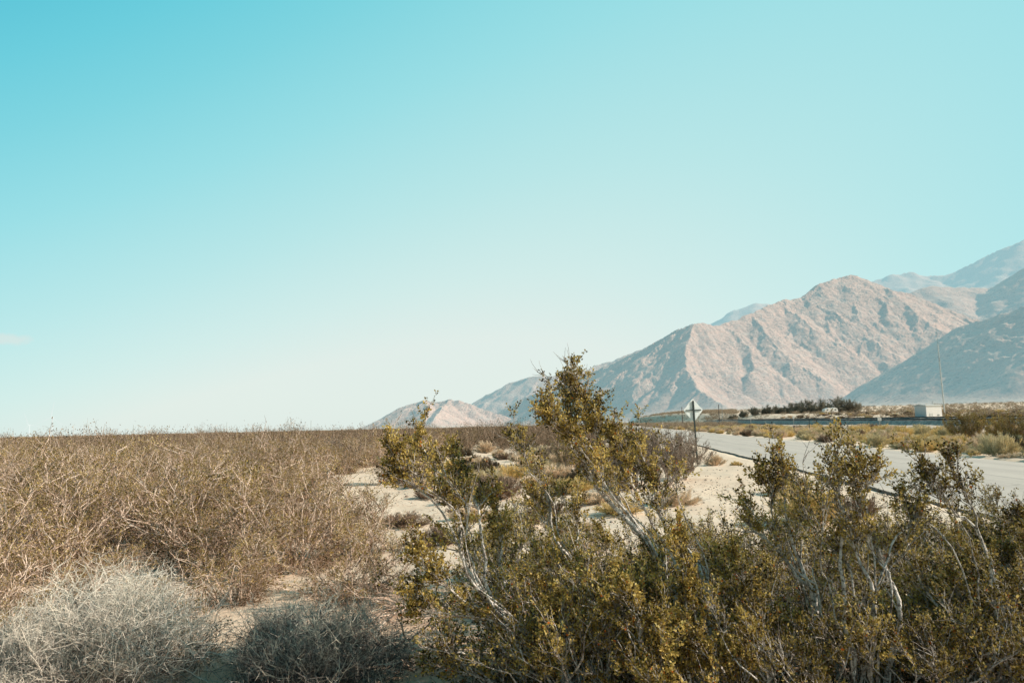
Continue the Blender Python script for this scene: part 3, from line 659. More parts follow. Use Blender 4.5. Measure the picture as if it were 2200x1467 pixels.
# ------------------------------------------------------------------ wiry silver bushes at the bottom left
def wiry(root, rx, ry, h, mat, n1=130, n2=7, n3=6, tw=0.0016, seed_col=(0.15,1.0), jit=0.2, vd=0.27):
    g=Geo(); 
    a=rng.uniform(0,2*math.pi,n1); rr=np.sqrt(rng.random(n1)); tl=rr*1.25
    d=np.stack([np.cos(a)*np.sin(tl)*rx/h, np.sin(a)*np.sin(tl)*ry/h, np.cos(tl)+0.05],1)
    p=np.stack([np.cos(a)*rr*rx*0.35,np.sin(a)*rr*ry*0.35,np.zeros(n1)],1)
    ln=h*np.linalg.norm(d,axis=1)*rng.uniform(0.55,0.8,n1)
    A=run(p,d,ln,7,jit*0.7,-0.01)
    g.tubes(A,taper(0.006,0.0022,8,n1),4,rng.uniform(0,0.5,n1))
    p,d,i1,t=offshoots(A,n2,0.2,1.0,1.1,0.8,0.15); B=run(p,d,rng.uniform(0.14,0.36,len(p))*h/0.8,5,jit*0.8,0.02)
    hv=np.clip(B[:,-1,2]/h,0,1)
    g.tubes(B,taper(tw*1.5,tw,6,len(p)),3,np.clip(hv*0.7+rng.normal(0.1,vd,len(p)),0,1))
    p,d,i2,t=offshoots(B,n3,0.15,1.0,1.3,0.7,0.10); C=run(p,d,rng.uniform(0.05,0.16,len(p))*h/0.8,3,jit,0.03)
    hv=np.clip(C[:,-1,2]/h,0,1)
    g.tubes(C,taper(tw*1.05,tw*0.6,4,len(p)),3,np.clip(hv*0.75+rng.normal(0.12,vd,len(p)),0,1))
    # fine tip hairs
    p,d,i3,t=offshoots(C,2,0.2,1.0,1.3,0.7,0.1)
    hv=np.clip(p[:,2]/h,0,1); L=rng.uniform(0.03,0.09,len(p))
    g.leaves(p,d,L,0.0024,np.clip(hv*0.8+rng.normal(0.12,vd,len(p)),0,1))
    return g.build('twigs',M[mat],root)
W=[((215,1560),5.6,0.84,0.72,1.0,'wire','large silvery dry bush with a pale rounded crown at the lower left'),
   ((-60,1620),5.0,0.6,0.6,0.56,'wire','silvery dry bush in the bottom left corner'),
   ((470,1640),4.9,0.28,0.3,0.30,'wire','pale tan dry bush at the bottom edge between the silvery and the dark one'),
   ((700,1520),5.6,0.66,0.6,0.76,'wire_dark','dark wiry bush with silver tips beside the sandy gap'),
   ((590,1480),6.1,0.30,0.34,0.62,'wire_dark','dark tangled bush between the silvery one and the one by the sandy gap')]
for (bx,Y,rx,ry,h,mt,lab) in W:
    b0=P(bx[0],bx[1],Y); r=empty('dry_bush',(b0[0],b0[1],float(terr(b0[0],b0[1]))-0.03))
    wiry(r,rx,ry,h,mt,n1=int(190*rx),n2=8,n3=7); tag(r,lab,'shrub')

# ------------------------------------------------------------------ the dry creosote field at left
def field_variant(k):
    root=empty('dry_creosote_bush',(0,0,0)); wood,leaf,tw=Geo(),Geo(),Geo()
    n=rng.integers(13,19); h=rng.uniform(1.25,1.6)
    a=rng.uniform(0,2*math.pi,n); tilt=rng.uniform(0.05,0.85,n)
    d=np.stack([np.cos(a)*np.sin(tilt)+0.08,np.sin(a)*np.sin(tilt),np.cos(tilt)],1)
    p=np.stack([np.cos(a)*0.2,np.sin(a)*0.2,np.zeros(n)],1)
    S=run(p,d,h*rng.uniform(0.6,1.12,n),12,0.2,0.03)
    m_=46; a2=rng.uniform(0,6.28,m_); U_=run(np.stack([np.cos(a2)*0.15,np.sin(a2)*0.15,np.full(m_,0.02)],1),np.stack([np.cos(a2),np.sin(a2),rng.uniform(0.1,0.55,m_)],1),rng.uniform(0.5,1.15,m_),6,0.2,0.0)
    wood.tubes(U_,taper(0.005,0.002,7,m_),3,rng.uniform(0.3,1,m_)); p,d,i,t=offshoots(U_,26,0.1,1,1.2,0.6,0.1); U2=run(p,d,rng.uniform(0.1,0.3,len(p)),3,0.3,0.02); wood.tubes(U2,taper(0.003,0.0015,4,len(p)),3,rng.uniform(0.5,1,len(p)))
    p,d,i,t=offshoots(U2,3,0.1,1,1.2,0.6,0.1); leaf.leaves(p,d,0.03,0.018,rng.uniform(0,0.45,len(p)))  # low dark twigs and leaves painted in as shade beneath the bush
    wood.tubes(S,taper(rng.uniform(0.011,0.02,n),0.004,13,n),5,0.0)
    p,d,i,t=offshoots(S,8,0.15,1,0.85,0.9,0.2); B=run(p,d,rng.uniform(0.25,0.6,len(p)),6,0.24,0.04)
    wood.tubes(B,taper(0.0095,0.0034,7,len(p)),4,rng.uniform(0,0.15,len(p)))
    p,d,i,t=offshoots(B,9,0.1,1,0.9,0.9,0.25); C=run(p,d,rng.uniform(0.10,0.26,len(p)),4,0.25,0.06)
    wood.tubes(C,taper(0.0028,0.0014,5,len(p)),3,rng.choice([0.1,0.6,1.0],len(p),p=[0.30,0.22,0.48]))
    p=np.concatenate([p])
    p,d,i,t=offshoots(C,9,0.2,1,1.0,0.8,0.2)
    cl=rng.random(len(B))[i//9]; cl=np.clip(cl+rng.normal(0,0.12,len(C))[i],0,1); keep=cl>0.32
    p,d,cl=p[keep],d[keep],cl[keep]; s=rng.uniform(0.6,1.3,len(p))
    leaf.leaves(p+rng.normal(0,0.008,p.shape),d,0.027*s,0.015*s,np.clip(cl*0.8+rng.normal(0.1,0.15,len(p)),0,1))
    wood.build('branches',M['bark_dry'],root); leaf.build('leaves',M['dry_olive'],root)
    tag(root,'dry golden olive creosote bush with tangled pale branches in the field at left','shrub','dry creosote bushes filling the field at left')
    return root
protos=[field_variant(k) for k in range(7)]
used=set()
def place_field(x,y,s,rz,label=None,vi=None,group=True):
    k=random.randrange(len(protos)) if vi is None else vi
    if k not in used: o=protos[k]; used.add(k)
    else: o=copy_thing(protos[k])
    o.location=(x,y,float(terr(x,y))-0.04); o.rotation_euler=(random.uniform(-0.1,0.1),random.uniform(-0.1,0.1),rz); o.scale=(s,s,s*random.uniform(0.9,1.1))
    if label: o['label']=label
    if not group and 'group' in o: del o['group']
    return o
def in_field(x,y):
    """where dry creosote grows: left of a diagonal boundary that keeps the sandy clearing open"""
    d=math.hypot(x,y); px=CX+F*x/y
    if px<-260: return False
    # right boundary of the dense field in the picture as a function of distance
    lim=np.interp(d,[6.3,7.5,8.5,10,12,15,19,24,30,40,60],[420,640,770,790,770,690,630,640,700,850,1180])
    return px<lim
pts=[]; 
cand=[]
for _ in range(60000):
    d=math.sqrt(random.uniform(6.6**2,47**2)); az=R(random.uniform(-43,3)); x,y=d*math.sin(az),d*math.cos(az)
    if y<1 or not in_field(x,y): continue
    md=1.12+0.018*d
    if all((x-a)**2+(y-b)**2>md*md for a,b in pts): pts.append((x,y))
pts.sort(key=lambda q:q[0]**2+q[1]**2); pts=pts[:295]
dmax=math.hypot(*pts[-1])
print('FIELD',len(pts),dmax)
for k,(x,y) in enumerate(pts):
    place_field(x,y,random.uniform(0.72,1.25)*(1.0 if math.hypot(x,y)>9.5 else 0.68),random.uniform(0,6.28))

for (px,Y,s,lab) in ((55,15,1.28,'tall dry creosote bush poking above the horizon in front of the wind turbines'),(130,18,1.22,'dry creosote bush just reaching above the horizon right of the largest turbine'),(395,12.5,1.26,'dry creosote bush with a pale forked branch reaching the horizon'),(20,21,1.3,'dry creosote bush at the left edge reaching the horizon'),(560,24,1.2,'dry creosote bush barely reaching the horizon right of the forked one'),(860,26,1.3,'dry creosote bush below the left foot of the hills')):
    q=P(px,930,Y); o=place_field(q[0],q[1],s,random.uniform(0,6.28),lab,group=False)
# low poly shrub for far scrub
def lp_variant(n1,nl,h,leafsz,wd=0.02):
    g=Geo(); a=rng.uniform(0,2*math.pi,n1); tl=rng.uniform(0.1,1.0,n1)
    d=np.stack([np.cos(a)*np.sin(tl),np.sin(a)*np.sin(tl),np.cos(tl)],1); p=np.zeros((n1,3)); p[:,:2]=d[:,:2]*0.3
    A=run(p,d,h*rng.uniform(0.7,1.05,n1),3,0.2,0.05); g.tubes(A,taper(wd,wd*0.4,4,n1),3,rng.uniform(0.6,1.0,n1))
    p,d,i,t=offshoots(A,nl,0.15,1,1.0,0.7,0.2); p=p+rng.normal(0,0.14,p.shape)*h/1.5; p[:,2]=np.abs(p[:,2])
    s=rng.uniform(0.6,1.3,len(p)); hv=np.clip(p[:,2]/h,0,1)
    g.leaves(p,d,leafsz*2*s,leafsz*s,np.clip(hv*0.6+rng.normal(0.15,0.2,len(p)),0,1))
    return np.concatenate(g.V),np.concatenate(g.F),np.concatenate(g.A)
def merge(name, variants, places, mat):
    Vs=[];Fs=[];As=[];n=0
    for (x,y,z,s,sz) in places:
        V,Fq,A=variants[random.randrange(len(variants))]
        v=V@_rz(random.uniform(0,6.28)).T*np.array([s,s,sz])+np.array([x,y,z]); Vs.append(v.astype(np.float32)); Fs.append(Fq+n); As.append(A); n+=len(V)
    return mesh_np(name,np.concatenate(Vs),np.concatenate(Fs),mat,attr=np.concatenate(As))
M['scrub']=twig_mat('far_scrub',[(0,(0.04,0.03,0.02)),(0.4,(0.14,0.10,0.065)),(0.75,(0.30,0.22,0.15)),(1,(0.66,0.52,0.42))])
v_mid=[lp_variant(14,26,1.5,0.035,0.012) for _ in range(4)]
v_far=[lp_variant(7,16,1.6,0.09,0.03) for _ in range(4)]
pl=[]
for _ in range(60000):
    if len(pl)>1500: break
    d=math.sqrt(random.uniform(30**2,120**2)); az=R(random.uniform(-44,7)); x,y=d*math.sin(az),d*math.cos(az); px=CX+F*x/y
    if side(x,y)>2: continue
    if d<dmax and in_field(x,y): continue
    if d<52 and px>760: 
        continue
    s=random.uniform(0.8,1.25); pl.append((x,y,float(terr(x,y))-0.03,s,s*random.uniform(0.8,1.75)))
merge('scrub',v_mid,pl,M['scrub'])
o=bpy.data.objects['scrub']; tag(o,'brown creosote scrub covering the plain behind the near field','scrub',kind='stuff')
pl=[]
for _ in range(5200):
    d=math.exp(random.uniform(math.log(110),math.log(2200))); az=R(random.uniform(-46,13)); x,y=d*math.sin(az),d*math.cos(az)
    if side(x,y)>2 and d<900: continue
    s=random.uniform(0.8,1.15)*(1+d/1500); pl.append((x,y,float(terr(x,y))-0.03,s*1.5,min(s,1.25)))
merge('far_scrub',v_far,pl,M['scrub'])
o=bpy.data.objects['far_scrub']; tag(o,'low brown scrub running to the horizon','scrub',kind='stuff')

# ------------------------------------------------------------------ mound brushes
def mound_variant(n,h,w,mat,blade=0.10,bw=0.006,cat_name='rabbitbrush'):
    root=empty(cat_name,(0,0,0)); g=Geo()
    n1=46; a=rng.uniform(0,2*math.pi,n1); tl=np.sqrt(rng.random(n1))*1.25
    d=np.stack([np.cos(a)*np.sin(tl)*w/h,np.sin(a)*np.sin(tl)*w/h,np.cos(tl)],1); p=np.zeros((n1,3)); p[:,:2]=d[:,:2]*0.1
    A=run(p,d,h*0.85*np.linalg.norm(d,axis=1)*rng.uniform(0.75,1.1,n1),5,0.12,0.04); g.tubes(A,taper(0.009,0.003,6,n1),3,rng.uniform(0,0.3,n1))
    p,d,i,t=offshoots(A,n//n1,0.25,1.0,0.55,1.0,0.5); p=p+rng.normal(0,0.04,p.shape)*h; p[:,2]=np.abs(p[:,2])
    br=rng.random(n1)[i]; hv=np.clip(p[:,2]/h,0,1); L=blade*rng.uniform(0.6,1.4,len(p))
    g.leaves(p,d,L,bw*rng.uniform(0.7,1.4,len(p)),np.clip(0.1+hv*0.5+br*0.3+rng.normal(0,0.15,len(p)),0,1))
    g.build('stems',M[mat],root); return root
MV={}
for mt in ('gold','peach','sage','brown','darkbrush'):
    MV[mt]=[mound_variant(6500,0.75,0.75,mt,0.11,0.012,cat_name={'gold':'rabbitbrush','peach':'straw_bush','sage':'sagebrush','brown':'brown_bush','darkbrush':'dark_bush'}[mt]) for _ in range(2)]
usedm=set()
LAB={'gold':'golden yellow rabbitbrush mound','peach':'peach coloured dry brush mound','sage':'grey green rounded brush mound','brown':'dull brown twiggy brush mound','darkbrush':'dark leafless looking bush'}
_=0
def place_mound(mt,x,y,s,sz=None,label=None,where='beyond the road'):
    v=random.randrange(2); key=(mt,v)
    if key not in usedm: o=MV[mt][v]; usedm.add(key)
    else: o=copy_thing(MV[mt][v])
    o.location=(x,y,float(terr(x,y))-0.03); o.rotation_euler=(0,0,random.uniform(0,6.28)); o.scale=(s,s*random.uniform(0.85,1.15),(sz or s))
    for k in ('label','group'):
        if k in o: del o[k]
    if label: tag(o,label,'shrub')
    else: tag(o,LAB[mt]+' '+where,'shrub',LAB[mt]+'s '+where)
    return o
# named ones across the road (pixel of the foot, size)
def at_foot(px,py):
    z=0.2
    for _ in range(6):
        g0=G(px,py,z); z=float(terr(g0[0],g0[1]))
    return g0
named=[ ('brown',2090,962,1.25,1.2,'grey tan rounded bush right in front of the large dark bush'),
 ('gold',2028,947,0.95,0.9,'golden bush left of the large dark bush'),
 ('brown',1918,942,1.0,0.95,'pinkish brown bush with a dark left side on the dirt strip'),
 ('peach',1940,943,1.0,0.95,'peach topped bush joined to the right of the pinkish brown bush'),
 ('peach',1785,932,1.2,1.2,'orange tinted bush beyond the road seen over the narrow leafy top'),
 ('darkbrush',1762,936,0.8,0.8,'small dark bush left of the orange tinted bush'),
 ('darkbrush',2168,972,1.35,1.1,'dark spreading bush by the leaning post'),
 ('sage',2060,972,0.8,0.8,'small grey green bush beside the road right of the pale row'),
 ('sage',2090,978,0.6,0.6,'lowest grey green bush touching the road beyond the seam'),
 ('gold',2130,945,1.3,1.15,'yellow green bush behind the leaning post'),
 ('gold',2195,945,1.4,1.2,'yellow green bush at the right edge'),
 ('darkbrush',2210,965,1.6,1.2,'dark bush at the right edge below the yellow green one'),
 ('sage',1990,968,1.0,0.75,'pale green bush on the road verge left of the small grey green ones'),
 ('sage',1935,965,1.15,0.75,'wide pale green bush on the road verge below the peach topped bush'),
 ('peach',2170,990,0.8,0.35,'low flat straw coloured tuft at the road edge, right'),
 ('peach',1536,1000,0.72,0.78,'straw coloured brush mound on the near road verge right of the grey bush'),
 ('gold',1582,1000,0.42,0.34,'small yellowish tuft on the near road verge'),
 ('peach',1455,1085,0.85,0.62,'pinkish straw tuft on the sand right of the tallest creosote bush'),
 ('gold',1735,1120,1.0,1.0,'pale green gold brush behind the dark creosote bushes by the road'),
 ('gold',1700,1060,0.8,0.8,'golden brush on the near road verge behind the forked creosote bush'),
 ('brown',1830,1110,0.9,0.7,'straw brown brush behind the white trunked creosote bush'),
 ('brown',1085,985,1.2,0.75,'grey brown low brush in the clearing below the low hills'),
 ('peach',1150,1040,1.3,0.5,'flat straw coloured brush in the middle of the clearing'),
 ('brown',1060,1015,1.1,0.6,'grey low brush left in the clearing'),
 ('peach',1010,990,1.2,0.5,'pale straw tuft at the back left of the clearing'),
 ('brown',1130,1125,0.8,0.45,'dead grey brush behind the bent pale stem'),
 ('peach',1230,1030,1.0,0.5,'straw tuft in the clearing behind the tallest creosote bush'),
 ('peach',1290,1080,1.1,0.5,'straw tuft under the tallest creosote bush'),
 ('brown',1180,980,1.3,0.8,'dull low brush at the back of the clearing'),
 ('sage',905,1010,1.1,0.6,'grey green low brush behind the left leaning creosote bush'),
]
for mt,px,py,s,sz,lab in named:
    g0=at_foot(px,py); place_mound(mt,g0[0],g0[1],s,sz,lab)
cp=[]
for _ in range(6000):
    d=math.sqrt(random.uniform(11**2,52**2)); az=R(random.uniform(-9,9)); x,y=d*math.sin(az),d*math.cos(az); px=CX+F*x/y
    if px<790 or side(x,y)>6.0 or in_field(x,y) or px>1400: continue
    if px>1330 and d<17: continue
    # keep the bare sandy patches open
    if any((x-a)**2/(b*b)+(y-c_)**2/(e*e)<1 for a,c_,b,e in ((-4.3,20.5,1.3,3.0),(4.6,14.5,1.6,3.0),(1.2,24,1.2,1.2),(-0.3,17.5,0.9,1.2))): continue
    if not all((x-a)**2+(y-b)**2>(1.3+0.02*d)**2 for a,b in cp): continue
    cp.append((x,y)); mt=random.choices(['peach','brown','sage','darkbrush','gold'],[0.46,0.28,0.10,0.12,0.04])[0]
    s0=random.uniform(0.55,1.2)*(0.75 if d<20 else 1.15); place_mound(mt,x,y,s0,s0*random.uniform(0.55,0.85)*(1.0 if d<32 else 1.35),where='in the sandy clearing')
    if len(cp)>=78: break
# strip of brush between the road and the dirt road
mp=[]
def try_m(x,y,md):
    if all((x-a)**2+(y-b)**2>md*md for a,b in mp): mp.append((x,y)); return True
    return False
cnt=0
for _ in range(16000):
    a=random.uniform(18,230); s=random.uniform(18.0,36.0+0.02*a)
    if s>24 and a<30: continue
    x,y=pt(s,a); px=CX+F*x/y
    if px>2350 or px<1330: continue
    if not try_m(x,y,1.5+a*0.009): continue
    near=(s<21.5); 
    mt=random.choices(['gold','peach','sage','brown'],[0.30,0.26,0.36 if near else 0.2,0.10])[0]
    sc0=random.uniform(0.75,1.6)*(1.0 if a>35 else 0.75); place_mound(mt,x,y,sc0,sc0*random.uniform(0.8,1.15)); cnt+=1
    if cnt>=330: break
# beyond the railway
cnt=0
for _ in range(3000):
    a=random.uniform(60,330); s=random.uniform(72,130)
    x,y=pt(s,a); px=CX+F*x/y
    if px>2300 or px<1450: continue
    if not try_m(x,y,3.0): continue
    mt=random.choices(['gold','peach','sage','brown','darkbrush'],[0.12,0.36,0.1,0.3,0.12])[0]
    sc0=random.uniform(1.0,1.9); place_mound(mt,x,y,sc0*1.3,sc0*0.85,where='beyond the railway'); cnt+=1
    if cnt>=140: break
M['tanscrub']=twig_mat('tan_scrub',[(0,(0.10,0.08,0.06)),(0.4,(0.30,0.23,0.16)),(0.8,(0.50,0.40,0.30)),(1,(0.62,0.52,0.38))])
pl=[]
for _ in range(16000):
    if len(pl)>2300: break
    d=math.exp(random.uniform(math.log(150),math.log(1900))); az=R(random.uniform(6,46)); x,y=d*math.sin(az),d*math.cos(az); sd_=side(x,y)
    if not (sd_>72 or (d>220 and (18.5<sd_<40))): continue
    s=random.uniform(0.7,1.2)*(1+d/1200); pl.append((x,y,float(terr(x,y))-0.03,s*1.4,s*0.75 if sd_>60 else s*0.7))
for _ in range(2600):
    d=math.exp(random.uniform(math.log(200),math.log(2100))); az=R(random.uniform(3,18)); x,y=d*math.sin(az),d*math.cos(az); sd_=side(x,y)
    if not (sd_>70 or (d>200 and 18.5<sd_<44)) : continue
    s=random.uniform(0.8,1.3)*(1+d/900); pl.append((x,y,float(terr(x,y))-0.03,s*1.6,s*0.8))
merge('tan_scrub',v_far,pl,M['tanscrub']); tag(bpy.data.objects['tan_scrub'],'tan and brown scrub on the slope beyond the railway','scrub',kind='stuff')

# ------------------------------------------------------------------ grey bush by the sign, mid distance shrubs
def grey_shrub(px,py,h,lab,wood_m,leaf_m,spread=0.75,n=26,leafn=6,ll=0.03,wind=0.0):
    g0=at_foot(px,py); root=empty('desert_bush',(g0[0],g0[1],float(terr(g0[0],g0[1]))-0.03)); wood,leaf=Geo(),Geo()
    a=rng.uniform(0,2*math.pi,n); tilt=rng.uniform(0.05,spread,n)
    d=np.stack([np.cos(a)*np.sin(tilt)+wind,np.sin(a)*np.sin(tilt),np.cos(tilt)],1); p=np.stack([np.cos(a)*0.2,np.sin(a)*0.2,np.zeros(n)],1)*h/1.5
    S=run(p,d,h*rng.uniform(0.7,1.08,n),10,0.10,0.03); wood.tubes(S,taper(0.013*h/1.5,0.004,11,n),5,0.2)
    p,d,i,t=offshoots(S,12,0.15,1,0.55,1.0,0.3); B=run(p,d,rng.uniform(0.25,0.5,len(p))*h/1.5,5,0.14,0.08); wood.tubes(B,taper(0.005,0.002,6,len(p)),3,rng.uniform(0,0.5,len(p)))
    p,d,i,t=offshoots(B,8,0.1,1,0.6,1.0,0.3); C=run(p,d,rng.uniform(0.1,0.25,len(p))*h/1.5,3,0.14,0.1); wood.tubes(C,taper(0.003,0.0016,4,len(p)),3,rng.uniform(0,0.7,len(p)))
    p,d,i,t=offshoots(C,leafn,0.2,1,0.9,0.8,0.2); s=rng.uniform(0.6,1.3,len(p)); leaf.leaves(p,d,ll*s,ll*0.45*s,rng.random(len(p)))
    wood.build('branches',M[wood_m],root); leaf.build('leaves',M[leaf_m],root); tag(root,lab,'shrub'); return root
grey_shrub(1420,1045,1.72,'large grey brown bush in front of the sign post','bark_grey','greyleaf',0.70,34)
grey_shrub(1465,1030,1.35,'lower grey twiggy bush right of the large grey brown one, below the sign','bark_grey','greyleaf',0.8,26,leafn=9)
grey_shrub(1370,1040,1.5,'grey brown bush between the tallest creosote bush and the large grey one','bark_grey','greyleaf',0.8,28,leafn=9)
grey_shrub(1340,1010,1.75,'tall grey bush with twiggy top left of the sign','bark_grey','greyleaf',0.5,22)
grey_shrub(735,1000,1.5,'bare grey bush standing out at the back of the dry field','bark_grey','greyleaf',0.85,26,leafn=1)
grey_shrub(1010,965,1.7,'dark brown bush at the back left of the clearing','bark_grey','olive_dark',0.8,22)
grey_shrub(1120,960,1.6,'dark bush at the back of the clearing','bark_grey','olive_dark',0.8,22)
grey_shrub(1225,1012,1.35,'dark leafy bush behind the tallest creosote bush','bark_grey','olive_dark',0.9,22)
grey_shrub(930,955,1.5,'brown bush at the back of the clearing behind the left leaning one','bark_grey','olive_dark',0.8,20)
grey_shrub(1290,960,1.6,'brown bush left of the grey ones near the road end','bark_grey','greyleaf',0.8,20)
grey_shrub(1390,955,1.5,'grey brown bush at the road verge behind the large grey one','bark_grey','greyleaf',0.8,20)
grey_shrub(1170,1000,0.9,'low brown bush in the clearing between the dark ones','bark_grey','greyleaf',0.9,18)
grey_shrub(2080,953,2.0,'large dark olive brown bush beyond the road, largest there','bark_grey','olive_dark',1.0,30,leafn=11,ll=0.05)
grey_shrub(2205,962,2.0,'large dark green bush cut by the right edge beyond the road','bark_grey','olive_dark',1.0,30,leafn=11,ll=0.05)
grey_shrub(2150,950,1.6,'olive bush behind the leaning post, between the two large dark ones','bark_grey','olive',1.0,26,leafn=10,ll=0.05)
# dead fallen branches beside the sandy gap
for (bx_,by_,dl_) in ((880,1320,'dead bleached branches lying on the sand at the upper end of the gap'),(835,1390,'dead twigs on the sand right against the dark wiry bush'),(930,1440,'dead twigs on the shaded sand at the bottom of the gap'),(800,1270,'dead twigs at the foot of the dry field above the dark wiry bush'),(960,1330,'dead twigs under the left leaning creosote bush')):
  r=empty('dead_branch',tuple(at_foot(bx_,by_)+np.array([0,0,0.03]))); g=Geo(); n=9; a=rng.uniform(0,6.28,n); d=np.stack([np.cos(a),np.sin(a)*0.7,rng.uniform(0.05,0.35,n)],1)
  A=run(rng.normal(0,0.1,(n,3))*np.array([1,1,0.2]),d,rng.uniform(0.5,1.0,n),9,0.22,-0.02); A[:,:,2]=np.maximum(A[:,:,2],0.01); g.tubes(A,taper(0.011,0.003,10,n),5,rng.uniform(0,0.6,n))
  p,d,i,t=offshoots(A,8,0.1,1,0.9,0.9,0.0); B=run(p,d,rng.uniform(0.12,0.35,len(p)),5,0.25,0); B[:,:,2]=np.maximum(B[:,:,2],0.01); g.tubes(B,taper(0.004,0.0015,6,len(p)),3,rng.uniform(0,0.8,len(p)))
  g.build('twigs',M['bark_dry'],r); tag(r,dl_,'branch')

g=Geo(); n=2600; dd_=np.sqrt(rng.uniform(5.0**2,26**2,n)); aa_=rng.uniform(R(-12),R(26),n); x=dd_*np.sin(aa_); y=dd_*np.cos(aa_); k=(side(x,y)<7.0); x,y=x[k],y[k]; n=len(x)
th=rng.uniform(0,6.28,n); P0=np.stack([x,y,terr(x,y)+0.006],1); T_=run(P0,np.stack([np.cos(th),np.sin(th),rng.uniform(0.0,0.12,n)],1),rng.uniform(0.04,0.22,n),3,0.25,0.0)
g.tubes(T_,taper(0.004,0.002,4,n),3,rng.uniform(0,1,n)); o=g.build('twig_litter',M['bark_dry']); tag(o,'dry twigs and litter scattered over the open sand','litter',kind='stuff')
g=Geo(); n=1800; dd_=np.sqrt(rng.uniform(5.0**2,30**2,n)); aa_=rng.uniform(R(-12),R(30),n); x=dd_*np.sin(aa_); y=dd_*np.cos(aa_); k=(side(x,y)<7.3); x,y=x[k],y[k]; n=len(x); r_=rng.uniform(0.008,0.035,n)*(1+0.8*(rng.random(n)<0.05))
P0=np.stack([x,y,terr(x,y)],1); pr=np.stack([P0+np.array([0,0,1.0])*(-0.3*r_[:,None]),P0+np.array([0,0,1.0])*(0.15*r_[:,None]),P0+np.array([0.2,0.1,1.0])*(0.6*r_[:,None]),P0+np.array([0.3,0.1,1.0])*(0.85*r_[:,None])],1)
g.tubes(pr,np.stack([r_,r_*1.15,r_*0.8,r_*0.15],1),6,rng.uniform(0,1,n)); M['stone']=twig_mat('desert_stone',[(0,(0.30,0.24,0.20)),(0.6,(0.55,0.45,0.37)),(1,(0.8,0.7,0.6))]); o=g.build('gravel',M['stone']); tag(o,'small stones scattered over the open sand','gravel',kind='stuff')
# ------------------------------------------------------------------ trees beyond the railway
M['tam']=leaf_mat('tamarisk',[(0,(0.10,0.105,0.085)),(0.5,(0.27,0.26,0.21)),(1,(0.50,0.45,0.35))])
def tree(px,Y,h,w,lab,first=[0]):
    b0=P(px,890,Y); x,y=b0[0],b0[1]; z=float(terr(x,y)); root=empty('tamarisk_tree',(x,y,z-0.1)); wood,leaf=Geo(),Geo()
    n=16; a=rng.uniform(0,6.28,n); tl=rng.uniform(0.05,1.25,n)
    d=np.stack([np.cos(a)*np.sin(tl)*w/h*1.4,np.sin(a)*np.sin(tl)*w/h*1.4,np.cos(tl)],1)
    A=run(np.zeros((n,3)),d,h*rng.uniform(0.7,0.95,n),7,0.12,0.04); wood.tubes(A,taper(0.16,0.03,8,n),5,0.5)
    p,d,i,t=offshoots(A,16,0.0,1,1.1,0.7,0.25); B=run(p,d,rng.uniform(0.2,0.36,len(p))*h,4,0.2,0.05); B[:,:,2]=np.maximum(B[:,:,2],0.05); wood.tubes(B,taper(0.04,0.012,5,len(p)),3,0.5)
    p,d,i,t=offshoots(B,30,0.1,1,0.6,1.0,0.4); cl=rng.random(len(B))[i]; p=p+rng.normal(0,0.18,p.shape); p[:,2]=np.abs(p[:,2])
    leaf.leaves(p,d,rng.uniform(0.3,0.7,len(p)),0.13,np.clip(cl*0.6+0.2+rng.normal(0,0.15,len(p)),0,1))
    wood.build('trunk',M['wood'],root); leaf.build('crown',M['tam'],root); tag(root,lab,'tree','row of grey green trees beyond the railway'); return root
row=[(1545,420,2.4,2.2),(1575,430,3.0,3.2),(1598,415,4.2,3.5),(1622,405,4.6,3.8),(1648,400,5.2,4.2),(1672,395,5.0,4),(1696,390,6.2,4.6),(1722,380,6.6,4.6),(1745,375,7.8,4.8),(1766,368,7.6,4.4),(1803,350,8.2,4.6),(1822,345,7.4,4.2),(1838,350,4.5,3.2)]
for k,(px,Y,h,w) in enumerate(row):
    lab='grey green tree in the row beyond the railway'
    if k==0: lab='small isolated dark bush tree at the left end of the row beyond the railway'
    if k==10: lab='tallest grey green tree, just right of the white trailer'
    if k==12: lab='low tree at the right end of the row beyond the railway'
    t=tree(px,Y,h*0.98,w*2.0,lab)
    if k in (0,10,12): del t['group']

